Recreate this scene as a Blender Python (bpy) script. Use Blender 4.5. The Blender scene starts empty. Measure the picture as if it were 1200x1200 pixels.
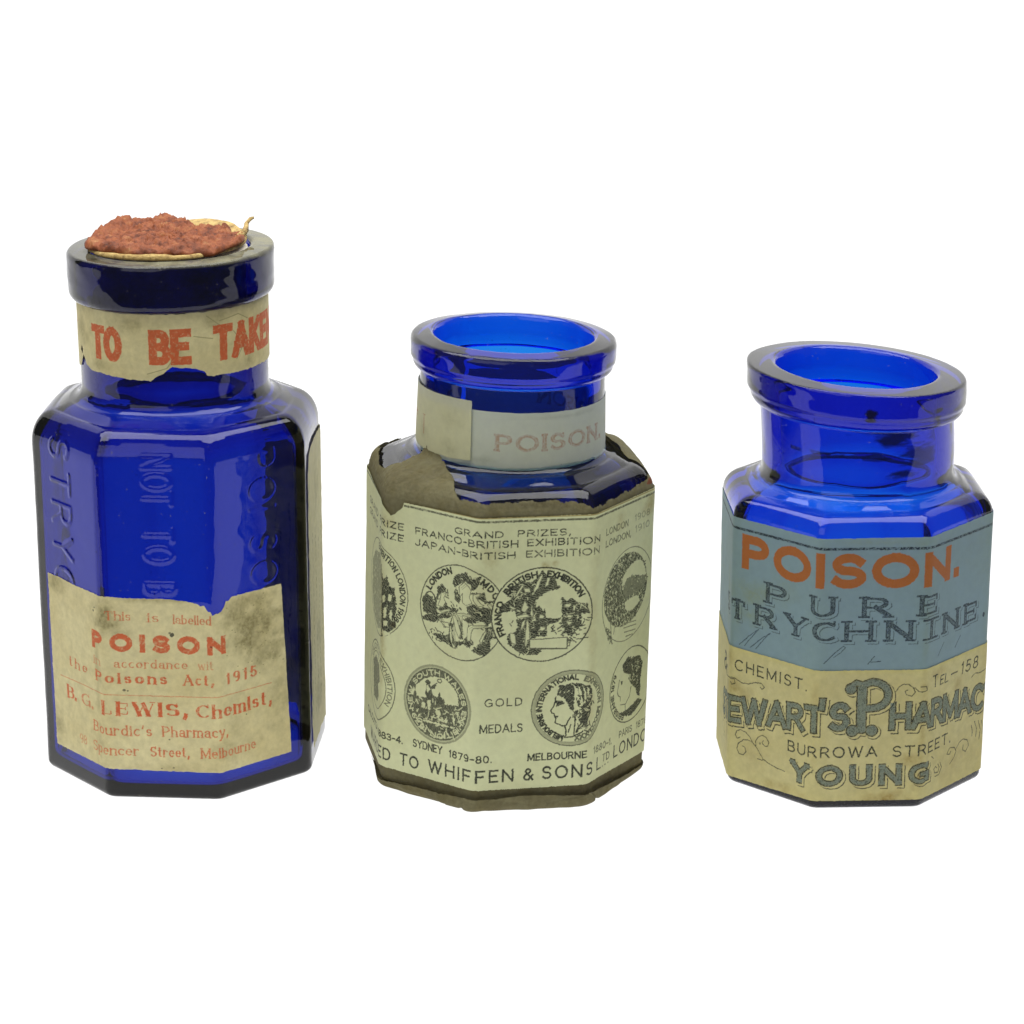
import bpy, math, random
import numpy as np
from mathutils import noise as mnoise, Vector

random.seed(7)
rng = np.random.default_rng(11)
U = 0.00012                      # one drafting unit in metres (0.12 mm)
GLASS_DENS = 2400.0
C = bpy.context.scene.collection
scn = bpy.context.scene

# ---------------------------------------------------------------- camera
cam_d = bpy.data.cameras.new("camera")
cam = bpy.data.objects.new("camera", cam_d)
C.objects.link(cam)
cam_d.sensor_width = 36.0
cam_d.lens = 36.0 * 3378.44 / 1200.0
cam_d.clip_start = 0.01
cam_d.clip_end = 50.0
cam.location = (0.0, -3224.76 * U, 1313.55 * U)
cam.rotation_euler = (math.radians(90.0) - 0.302784, 0.0, 0.0)
scn.camera = cam

# ---------------------------------------------------------------- world, lamps, exposure
world = bpy.data.worlds.new("World")
scn.world = world
world.use_nodes = True
wn = world.node_tree
wn.nodes["Background"].inputs[0].default_value = (0.86, 0.92, 0.92, 1)
wn.nodes["Background"].inputs[1].default_value = 0.12

def area(name, loc, target, size, size_y, power, col=(1, 1, 1)):
    d = bpy.data.lights.new(name, 'AREA')
    d.shape = 'RECTANGLE'
    d.size = size
    d.size_y = size_y
    d.energy = power
    d.color = col
    o = bpy.data.objects.new(name, d)
    C.objects.link(o)
    o.location = loc
    o.rotation_euler = (Vector(target) - Vector(loc)).to_track_quat('-Z', 'Y').to_euler()
    return o

# softbox above and a little behind the bottles, a weaker one at front left
area("softbox_overhead", (0.0, -0.02, 0.42), (0, -0.02, 0.0), 0.60, 0.34, 3.3, (1.0, 1.0, 0.97))
area("softbox_front", (-0.34, -0.62, 0.36), (0, 0, 0.04), 0.60, 0.50, 1.15, (1.0, 0.99, 0.95))

vs = scn.view_settings
vs.view_transform = 'Standard'
vs.look = 'None'
vs.exposure = 0.0
vs.gamma = 1.0
vs.use_curve_mapping = False
cy = scn.cycles
cy.max_bounces = 28
cy.transmission_bounces = 24
cy.glossy_bounces = 10
cy.diffuse_bounces = 5
cy.transparent_max_bounces = 8
cy.volume_bounces = 0
cy.caustics_refractive = True
cy.caustics_reflective = True
cy.blur_glossy = 0.0
cy.sample_clamp_indirect = 6.0
try:
    cy.use_denoising = True
    cy.denoiser = 'OPENIMAGEDENOISE'
    cy.denoising_input_passes = 'RGB_ALBEDO_NORMAL'
except Exception:
    pass

# ---------------------------------------------------------------- helpers: objects
def tag(o, label=None, cat=None, kind=None):
    if label: o["label"] = label
    if cat: o["category"] = cat
    if kind: o["kind"] = kind
    return o

def empty(name, loc=(0, 0, 0)):
    o = bpy.data.objects.new(name, None)
    o.empty_display_size = 0.01
    C.objects.link(o)
    o.location = loc
    return o

def mesh_np(name, co, quads, mats, parent=None, smooth=True, tris=None, mat_idx=None):
    """one mesh object from numpy arrays (co in drafting units)"""
    me = bpy.data.meshes.new(name)
    co = np.asarray(co, np.float32) * np.float32(U)
    quads = np.zeros((0, 4), np.int32) if quads is None else np.asarray(quads, np.int32)
    tris = np.zeros((0, 3), np.int32) if tris is None else np.asarray(tris, np.int32)
    nq, nt = len(quads), len(tris)
    me.vertices.add(len(co))
    me.vertices.foreach_set("co", co.ravel())
    me.loops.add(nq * 4 + nt * 3)
    me.loops.foreach_set("vertex_index", np.concatenate([quads.ravel(), tris.ravel()]).astype(np.int32))
    me.polygons.add(nq + nt)
    st = np.concatenate([np.arange(nq) * 4, nq * 4 + np.arange(nt) * 3]).astype(np.int32)
    me.polygons.foreach_set("loop_start", st)
    me.polygons.foreach_set("use_smooth", np.full(nq + nt, smooth))
    for m in mats:
        me.materials.append(m)
    if mat_idx is not None:
        me.polygons.foreach_set("material_index", np.asarray(mat_idx, np.int32))
    me.update(calc_edges=True)
    me.validate()
    o = bpy.data.objects.new(name, me)
    C.objects.link(o)
    if parent is not None:
        o.parent = parent
    return o

# ---------------------------------------------------------------- helpers: noise in numpy
def _hash(ix, iy, seed):
    h = (ix.astype(np.int64) * 374761393 + iy.astype(np.int64) * 668265263 + seed * 1274126177) & 0xFFFFFFFF
    h = ((h ^ (h >> 13)) * 1274126177) & 0xFFFFFFFF
    return ((h ^ (h >> 16)) & 0xFFFF) / 65535.0

def vnoise(x, y, seed=0):
    ix = np.floor(x); iy = np.floor(y)
    fx = x - ix; fy = y - iy
    fx = fx * fx * (3 - 2 * fx); fy = fy * fy * (3 - 2 * fy)
    a = _hash(ix, iy, seed); b = _hash(ix + 1, iy, seed)
    c = _hash(ix, iy + 1, seed); d = _hash(ix + 1, iy + 1, seed)
    return (a * (1 - fx) + b * fx) * (1 - fy) + (c * (1 - fx) + d * fx) * fy

def fbm(x, y, seed=0, oct=4):
    t = 0; amp = 0.5; s = 0
    for k in range(oct):
        t = t + amp * vnoise(x * 2 ** k + 17.3 * k, y * 2 ** k - 9.1 * k, seed + k); s += amp
        amp *= 0.5
    return t / s

def sstep(a, b, x):
    t = np.clip((x - a) / (b - a), 0, 1)
    return t * t * (3 - 2 * t)

# ---------------------------------------------------------------- octagonal bottle surface
L8 = 2 * math.tan(math.pi / 8)          # side of an octagon of apothem 1
RC = 0.11                              # corner rounding

def octo(s):
    """s: distance along the sharp octagon of apothem 1 (0 = middle of the front face) -> point, normal"""
    s = np.asarray(s, float)
    k = np.round(s / L8)
    u = s - k * L8
    half = L8 / 2
    c = RC * math.tan(math.pi / 8)
    ang = -math.pi / 2 + k * math.pi / 4
    nx, ny = np.cos(ang), np.sin(ang)
    px = nx - ny * u
    py = ny + nx * u
    over = np.clip((np.abs(u) - (half - c)) / c, 0, 1)
    sg = np.sign(u)
    an2 = ang + sg * over * math.pi / 8
    can = ang + sg * math.pi / 8
    R = (1 - RC) / math.cos(math.pi / 8)
    ax = np.cos(can) * R + RC * np.cos(an2)
    ay = np.sin(can) * R + RC * np.sin(an2)
    m = over > 0
    return np.where(m, ax, px), np.where(m, ay, py), np.cos(an2), np.sin(an2)

def ell(p, q, vert_first, n=8):
    """quarter ellipse from p to q in the (r,z) plane; vert_first: leaves p vertically"""
    out = []
    for i in range(1, n + 1):
        t = i / n * math.pi / 2
        if vert_first:
            out.append((q[0] + (p[0] - q[0]) * math.cos(t), p[1] + (q[1] - p[1]) * math.sin(t)))
        else:
            out.append((p[0] + (q[0] - p[0]) * math.sin(t), q[1] + (p[1] - q[1]) * math.cos(t)))
    return out

def dens(pts, step):
    """densify a list of (r,z,t)"""
    out = [pts[0]]
    for a, b in zip(pts[:-1], pts[1:]):
        d = math.hypot(b[0] - a[0], b[1] - a[1])
        n = max(1, int(math.ceil(d / step)))
        for i in range(1, n + 1):
            f = i / n
            out.append(tuple(a[j] + (b[j] - a[j]) * f for j in range(3)))
    return out

class Bottle:
    """shape of one bottle, in drafting units about its own base centre"""
    def __init__(self, a, theta, zb, sh, neck, lip, tilt, cshift, zn0, zf=0.0):
        self.zf = zf
        self.a, self.theta = a, theta
        self.tilt, self.cshift, self.zn0 = tilt, cshift, zn0
        # outer profile, base centre -> lip -> inside
        P = [(0.0, zf + 5.0, .2), (a * .55, zf + 4.2, .1), (a * .80, zf + 1.2, .05), (a - 9, zf, 0.)]
        P += [(r, z, 0.) for r, z in ell((a - 9, zf), (a, zf + 9), False, 6)]
        self.i_body0 = len(P) - 1
        P.append((a, zb, 0.))
        self.i_body1 = len(P) - 1
        e = ell((a, zb), sh[0], True, 10)
        P += [(r, z, .26 * ((i + 1) / 10) ** 1.5) for i, (r, z) in enumerate(e)]
        P.append((sh[1][0], sh[1][1], .86))
        e = ell(sh[1], neck[0], False, 8)
        P += [(r, z, .86 + .14 * (i + 1) / 8) for i, (r, z) in enumerate(e)]
        self.i_neck0 = len(P) - 1
        P.append((neck[1][0], neck[1][1], 1.))
        P += [(r, z, 1.) for r, z in lip]
        self.outer = P
        self.L = a * L8

    def inner(self, ri, zl, zs, zbt, wall, base):
        a = self.a - wall
        Q = [(ri, zl, 1.), (ri - 1, zs, 1.)]
        e = ell((ri - 1, zs), (a, zbt), False, 10)
        # leaves the neck downwards, bellies out to the body
        e = [(ri - 1 + (a - ri + 1) * (1 - math.cos(i / 10 * math.pi)) / 2, zs + (zbt - zs) * (i / 10)) for i in range(1, 11)]
        Q += [(r, z, 1 - .84 * (i + 1) / 10) for i, (r, z) in enumerate(e)]
        Q.append((a, base + 11, .16))
        Q += [(r, z, .16) for r, z in ell((a, base + 11), (a - 13, base), True, 6)]
        Q += [(a * .5, base - 2, .3), (0., base - 1, .3)]
        return Q

    def warp(self, x, y, z):
        """the hand-finished neck is a little crooked"""
        w = np.clip((z - self.zn0) / 100.0, 0, 1.3)
        w = w * w * (3 - 2 * np.minimum(w, 1))
        return x + self.cshift * w, y, z + self.tilt * x * np.clip(w, 0, 1)

    def ring(self, s, r, z, t, off=0.0, cn=1.0, sn=0.0):
        """s in units along the sharp octagon of the body; arrays broadcast"""
        ox, oy, nx, ny = octo(np.asarray(s) / self.a)
        h = np.hypot(ox, oy)
        cx, cy_ = ox / h, oy / h
        x = r * ((1 - t) * ox + t * cx)
        y = r * ((1 - t) * oy + t * cy_)
        mx = (1 - t) * nx + t * cx
        my = (1 - t) * ny + t * cy_
        m = np.hypot(mx, my)
        x = x + off * cn * mx / m
        y = y + off * cn * my / m
        z = z + off * sn + 0 * x
        x, y, z = self.warp(x, y, z)
        ct, st = math.cos(self.theta), math.sin(self.theta)
        return x * ct - y * st, x * st + y * ct, z

    def prof(self, v):
        """v = height on the body, continuing as path length over the shoulder and under the heel"""
        if not hasattr(self, "_pv"):
            P = np.array(dens(self.outer[2:self.i_neck0 + 2], 1.5))
            d = np.concatenate([[0], np.cumsum(np.hypot(np.diff(P[:, 0]), np.diff(P[:, 1])))])
            k = np.argmin(np.abs(P[:, 1] - 20) + 1000 * (np.abs(P[:, 0] - self.a) > .01))
            self._pv = (d - d[k] + P[k, 1], P)
        d, P = self._pv
        r = np.interp(v, d, P[:, 0]); z = np.interp(v, d, P[:, 1]); t = np.interp(v, d, P[:, 2])
        e = 2.0
        r2 = np.interp(v + e, d, P[:, 0]); z2 = np.interp(v + e, d, P[:, 1])
        r1 = np.interp(v - e, d, P[:, 0]); z1 = np.interp(v - e, d, P[:, 1])
        tr, tz = r2 - r1, z2 - z1
        m = np.hypot(tr, tz) + 1e-9
        return r, z, t, tz / m, -tr / m

    def glass(self, innerpts, mat, parent, fine=None, emboss=None, seed=0, name="glass"):
        L = self.L
        c = self.a * RC * math.tan(math.pi / 8)
        ss = []
        for k in range(8):
            kk = k if k <= 4 else k - 8
            n = fine.get(kk, 22) if fine else 22
            ss += list(np.linspace(kk * L - (L / 2 - c), kk * L + (L / 2 - c), n))
            ss += list(np.linspace(kk * L + (L / 2 - c), kk * L + L / 2 + c, 9)[1:-1])
        ss = np.array(ss)
        # rings
        O = self.outer
        rings = dens(O[:self.i_body0 + 1], 6)
        z0b, z1b = O[self.i_body0][1], O[self.i_body1][1]
        zz = [z0b]
        if emboss:
            zz = list(np.linspace(z0b, emboss[0], 24)) + list(np.arange(emboss[0] + 1.1, z1b, 1.1)) + [z1b]
        else:
            zz = list(np.linspace(z0b, z1b, 50))
        rings += [(self.a, z, 0.) for z in zz[1:]]
        nb1 = len(rings)
        up = dens(O[self.i_body1:], 1.2 if emboss else 2.2)[1:]
        nb2 = nb1 + next(i for i, p in enumerate(up) if p[1] > z1b + 27)
        rings += up
        rings += dens(innerpts, 6)
        R = np.array(rings)
        nr, ns = len(R), len(ss)
        S = np.broadcast_to(ss[None, :], (nr, ns))
        rr = R[:, 0:1] + np.zeros((nr, ns)); zz = R[:, 1:2] + np.zeros((nr, ns))
        off = np.zeros((nr, ns))
        if emboss:
            off[:nb2] += emboss[1](S[:nb2], zz[:nb2])
        # faint waviness of pressed glass, and a livelier lip
        an = S / (8 * L) * 2 * math.pi
        wv = (fbm(S / 60.0 + 50, zz / 60.0 + seed, seed, 3) - .5)
        off += 1.3 * wv * (zz > self.zf + 14) * (rr > 12)
        lipw = sstep(self.zn0 + 70, self.zn0 + 110, zz)
        off += lipw * (fbm(np.cos(an) * 2.2 + 9, np.sin(an) * 2.2 + zz / 40.0, seed + 5, 3) - .5) * 3.2
        x, y, z = self.ring(S, rr, zz, R[:, 2:3], off)
        co = np.stack([x, y, z], -1).reshape(-1, 3)
        i = np.arange(nr - 1)[:, None]; j = np.arange(ns)[None, :]
        j2 = (j + 1) % ns
        q = np.stack([i * ns + j, i * ns + j2, (i + 1) * ns + j2, (i + 1) * ns + j], -1).reshape(-1, 4)
        # the first and last ring are points: drop them onto one vertex each
        keep0 = q[ns:-ns]
        c0, c1 = len(co), len(co) + 1
        co = np.concatenate([co, co[:ns].mean(0)[None], co[-ns:].mean(0)[None]])
        jj = np.arange(ns); jn = (jj + 1) % ns
        t0 = np.stack([np.full(ns, c0), ns + jn, ns + jj], -1)
        t1 = np.stack([np.full(ns, c1), (nr - 2) * ns + jj, (nr - 2) * ns + jn], -1)
        t = np.concatenate([t0, t1])
        # compact: rings 0 and nr-1 are now unused
        used = np.zeros(len(co), bool); used[keep0.ravel()] = True; used[t.ravel()] = True
        remap = np.cumsum(used) - 1
        return mesh_np(name, co[used], remap[keep0], [mat], parent, True, remap[t])

    def sheet(self, name, s_rng, v_rng, res, off, mask, mats, parent, prt=None, disp=None, neck_r=None, glow=None):
        """paper following the glass: s along the octagon, v height/path; mask(S,V)>0 stays; prt(S,V)->(n,4) print colours"""
        ns = int((s_rng[1] - s_rng[0]) * res) + 1
        nv = int((v_rng[1] - v_rng[0]) * res) + 1
        s = np.linspace(s_rng[0], s_rng[1], ns); v = np.linspace(v_rng[0], v_rng[1], nv)
        S, V = np.meshgrid(s, v)
        o = off + (disp(S, V) if disp is not None else 0)
        if neck_r is not None:
            r = np.interp(v, neck_r[0], neck_r[1])[:, None]
            X, Y, Z = self.ring(S, r + 0 * S, V, 1.0, o)
        else:
            r, z, t, cn, sn = [q[:, None] for q in self.prof(v)]
            X, Y, Z = self.ring(S, r + 0 * S, z + 0 * S, t, o, cn, sn)
        co = np.stack([X, Y, Z], -1).reshape(-1, 3)
        i = np.arange(nv - 1)[:, None]; j = np.arange(ns - 1)[None, :]
        q = np.stack([i * ns + j, i * ns + j + 1, (i + 1) * ns + j + 1, (i + 1) * ns + j], -1).reshape(-1, 4)
        M = (mask(S, V) > 0).ravel()
        q = q[M[q].all(1)]
        used = np.zeros(len(co), bool); used[q.ravel()] = True
        remap = np.cumsum(used) - 1
        ob = mesh_np(name, co[used], remap[q], mats, parent)
        if prt is not None:
            at = ob.data.attributes.new("print", 'FLOAT_COLOR', 'POINT')
            c = prt(S, V).reshape(-1, 4)[used]
            at.data.foreach_set("color", np.ascontiguousarray(c, np.float32).ravel())
        return ob

def poly_mask(pts):
    pts = np.asarray(pts, float)
    def f(S, V):
        ins = np.zeros(S.shape, bool)
        n = len(pts)
        for i in range(n):
            x1, y1 = pts[i]; x2, y2 = pts[(i + 1) % n]
            if y1 == y2: continue
            c = ((V >= y1) != (V >= y2)) & (S < (x2 - x1) * (V - y1) / (y2 - y1) + x1)
            ins ^= c
        return ins.astype(float)
    return f

# ---------------------------------------------------------------- materials
def nodes(name):
    m = bpy.data.materials.new(name)
    m.use_nodes = True
    nt = m.node_tree
    for n in list(nt.nodes): nt.nodes.remove(n)
    out = nt.nodes.new("ShaderNodeOutputMaterial")
    return m, nt, out

def N(nt, typ, **kw):
    n = nt.nodes.new(typ)
    for k, v in kw.items():
        if k.startswith("i_"):
            key = k[2:]
            key = int(key) if key.isdigit() else key.replace("_", " ")
            n.inputs[key].default_value = v
        else:
            setattr(n, k, v)
    return n

def glass_mat(name, dust, absorb, rim=None):
    m, nt, out = nodes(name)
    g = N(nt, "ShaderNodeBsdfGlass")
    g.inputs["Color"].default_value = (1, 1, 1, 1)
    g.inputs["Roughness"].default_value = 0.0
    g.inputs["IOR"].default_value = 1.42
    tc = N(nt, "ShaderNodeTexCoord")
    nz = N(nt, "ShaderNodeTexNoise"); nz.inputs["Scale"].default_value = 160; nz.inputs["Detail"].default_value = 8; nz.inputs["Roughness"].default_value = .7
    nt.links.new(tc.outputs["Object"], nz.inputs["Vector"])
    mr = N(nt, "ShaderNodeMapRange"); mr.inputs[1].default_value = .35; mr.inputs[2].default_value = .8; mr.inputs[3].default_value = dust * .5; mr.inputs[4].default_value = dust * 1.6
    nt.links.new(nz.outputs["Fac"], mr.inputs[0])
    df = N(nt, "ShaderNodeBsdfDiffuse"); df.inputs["Color"].default_value = (.55, .54, .47, 1)
    # sparse specks of dust and grit
    n3 = N(nt, "ShaderNodeTexNoise"); n3.inputs["Scale"].default_value = 2600; n3.inputs["Detail"].default_value = 1
    nt.links.new(tc.outputs["Object"], n3.inputs["Vector"])
    m3 = N(nt, "ShaderNodeMapRange"); m3.inputs[1].default_value = .74; m3.inputs[2].default_value = .80; m3.inputs[3].default_value = 0; m3.inputs[4].default_value = .35
    nt.links.new(n3.outputs["Fac"], m3.inputs[0])
    ad = N(nt, "ShaderNodeMath", operation='ADD', use_clamp=True)
    nt.links.new(mr.outputs[0], ad.inputs[0]); nt.links.new(m3.outputs[0], ad.inputs[1])
    if rim:
        # grime dried on the flat top of the lip
        sx = N(nt, "ShaderNodeSeparateXYZ"); nt.links.new(tc.outputs["Object"], sx.inputs[0])
        mz = N(nt, "ShaderNodeMapRange"); mz.inputs[1].default_value = rim * U; mz.inputs[2].default_value = (rim + 4) * U; mz.inputs[3].default_value = 0; mz.inputs[4].default_value = .5
        nt.links.new(sx.outputs[2], mz.inputs[0])
        n4 = N(nt, "ShaderNodeTexNoise"); n4.inputs["Scale"].default_value = 380; n4.inputs["Detail"].default_value = 6
        nt.links.new(tc.outputs["Object"], n4.inputs["Vector"])
        m4 = N(nt, "ShaderNodeMapRange"); m4.inputs[1].default_value = .3; m4.inputs[2].default_value = .65; m4.inputs[3].default_value = .35; m4.inputs[4].default_value = 1.25
        nt.links.new(n4.outputs["Fac"], m4.inputs[0])
        mm = N(nt, "ShaderNodeMath", operation='MULTIPLY'); nt.links.new(mz.outputs[0], mm.inputs[0]); nt.links.new(m4.outputs[0], mm.inputs[1])
        a2 = N(nt, "ShaderNodeMath", operation='ADD', use_clamp=True); nt.links.new(ad.outputs[0], a2.inputs[0]); nt.links.new(mm.outputs[0], a2.inputs[1])
        ad = a2
        df.inputs["Color"].default_value = (.30, .285, .19, 1)
    mx = N(nt, "ShaderNodeMixShader")
    nt.links.new(ad.outputs[0], mx.inputs[0]); nt.links.new(g.outputs[0], mx.inputs[1]); nt.links.new(df.outputs[0], mx.inputs[2])
    nt.links.new(mx.outputs[0], out.inputs["Surface"])
    va = N(nt, "ShaderNodeVolumeAbsorption")
    va.inputs["Color"].default_value = absorb
    va.inputs["Density"].default_value = GLASS_DENS
    nt.links.new(va.outputs[0], out.inputs["Volume"])
    return m




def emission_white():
    m, nt, out = nodes("glowing white sweep")
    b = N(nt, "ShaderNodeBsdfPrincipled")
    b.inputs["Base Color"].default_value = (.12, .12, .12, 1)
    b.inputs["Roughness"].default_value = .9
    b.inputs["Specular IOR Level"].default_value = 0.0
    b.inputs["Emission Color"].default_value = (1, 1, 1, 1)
    b.inputs["Emission Strength"].default_value = 1.03  # added glow keeps the sweep pure white and free of contact shadows
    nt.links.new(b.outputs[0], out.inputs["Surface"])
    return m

def paper_mat(name, base, dark=(.012, .016, .017), red=(.55, .10, .03), stain=(.18, .13, .05), rough=.62, spec=.3, mott=.16, scale=900, mscale=90, trans=.14):
    """paper: fibres and mottling from noise, print and stains from the sheet's own 'print' layer (r dark ink, g coloured ink, b stain)"""
    m, nt, out = nodes(name)
    lk = nt.links.new
    tc = N(nt, "ShaderNodeTexCoord")
    n1 = N(nt, "ShaderNodeTexNoise"); n1.inputs["Scale"].default_value = scale; n1.inputs["Detail"].default_value = 6; n1.inputs["Roughness"].default_value = .65
    n2 = N(nt, "ShaderNodeTexNoise"); n2.inputs["Scale"].default_value = mscale; n2.inputs["Detail"].default_value = 6; n2.inputs["Roughness"].default_value = .6
    lk(tc.outputs["Object"], n1.inputs["Vector"]); lk(tc.outputs["Object"], n2.inputs["Vector"])
    r2 = N(nt, "ShaderNodeMapRange"); r2.inputs[1].default_value = .42; r2.inputs[2].default_value = .72; r2.inputs[3].default_value = 0; r2.inputs[4].default_value = 1
    lk(n2.outputs["Fac"], r2.inputs[0])
    mixa = N(nt, "ShaderNodeMix", data_type='RGBA'); mixa.inputs["A"].default_value = (*base, 1)
    mixa.inputs["B"].default_value = (base[0] * .80, base[1] * .74, base[2] * .58, 1)
    mm = N(nt, "ShaderNodeMath", operation='MULTIPLY'); mm.inputs[1].default_value = mott * 2.2
    lk(r2.outputs[0], mm.inputs[0]); lk(mm.outputs[0], mixa.inputs["Factor"])
    at = N(nt, "ShaderNodeAttribute", attribute_name="print")
    sp = N(nt, "ShaderNodeSeparateColor"); lk(at.outputs["Color"], sp.inputs[0])
    mixs = N(nt, "ShaderNodeMix", data_type='RGBA'); mixs.inputs["B"].default_value = (*stain, 1)
    lk(sp.outputs[2], mixs.inputs["Factor"]); lk(mixa.outputs["Result"], mixs.inputs["A"])
    mixr = N(nt, "ShaderNodeMix", data_type='RGBA'); mixr.inputs["B"].default_value = (*red, 1)
    lk(sp.outputs[1], mixr.inputs["Factor"]); lk(mixs.outputs["Result"], mixr.inputs["A"])
    mixd = N(nt, "ShaderNodeMix", data_type='RGBA'); mixd.inputs["B"].default_value = (*dark, 1)
    lk(sp.outputs[0], mixd.inputs["Factor"]); lk(mixr.outputs["Result"], mixd.inputs["A"])
    hv = N(nt, "ShaderNodeMapRange"); hv.inputs[1].default_value = .3; hv.inputs[2].default_value = .7; hv.inputs[3].default_value = 1 - mott * .55; hv.inputs[4].default_value = 1 + mott * .35
    lk(n1.outputs["Fac"], hv.inputs[0])
    mul = N(nt, "ShaderNodeMix", data_type='RGBA', blend_type='MULTIPLY'); mul.inputs["Factor"].default_value = 1
    lk(mixd.outputs["Result"], mul.inputs["A"]); lk(hv.outputs[0], mul.inputs["B"])
    b = N(nt, "ShaderNodeBsdfPrincipled")
    b.inputs["Roughness"].default_value = rough
    b.inputs["Specular IOR Level"].default_value = spec
    lk(mul.outputs["Result"], b.inputs["Base Color"])
    bp = N(nt, "ShaderNodeBump"); bp.inputs["Strength"].default_value = .25; bp.inputs["Distance"].default_value = 0.00006
    lk(n1.outputs["Fac"], bp.inputs["Height"]); lk(bp.outputs[0], b.inputs["Normal"])
    tl_ = N(nt, "ShaderNodeBsdfTranslucent"); lk(mul.outputs["Result"], tl_.inputs["Color"])
    ms = N(nt, "ShaderNodeMixShader"); ms.inputs[0].default_value = trans
    lk(b.outputs[0], ms.inputs[1]); lk(tl_.outputs[0], ms.inputs[2])
    lk(ms.outputs[0], out.inputs["Surface"])
    return m

# ---------------------------------------------------------------- setting: white sweep with added glow
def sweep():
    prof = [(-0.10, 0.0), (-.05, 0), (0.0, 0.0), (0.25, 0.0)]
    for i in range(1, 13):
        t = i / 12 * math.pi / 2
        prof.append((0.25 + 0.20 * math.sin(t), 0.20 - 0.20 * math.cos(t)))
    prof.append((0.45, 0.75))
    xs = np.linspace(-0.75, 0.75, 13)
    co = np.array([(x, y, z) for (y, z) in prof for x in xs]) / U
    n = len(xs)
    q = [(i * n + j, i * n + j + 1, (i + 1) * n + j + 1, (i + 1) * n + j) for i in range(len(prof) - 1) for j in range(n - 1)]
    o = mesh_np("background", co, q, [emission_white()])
    tag(o, "seamless white sweep, set to glow, under and behind the bottles", None, "structure")
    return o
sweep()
# ---------------------------------------------------------------- lettering: stroke alphabets and a print canvas
def _arc(cx, cy, rx, ry, a0, a1, n=9):
    return [(cx + rx * math.cos(math.radians(a0 + (a1 - a0) * i / n)), cy + ry * math.sin(math.radians(a0 + (a1 - a0) * i / n))) for i in range(n + 1)]

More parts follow.
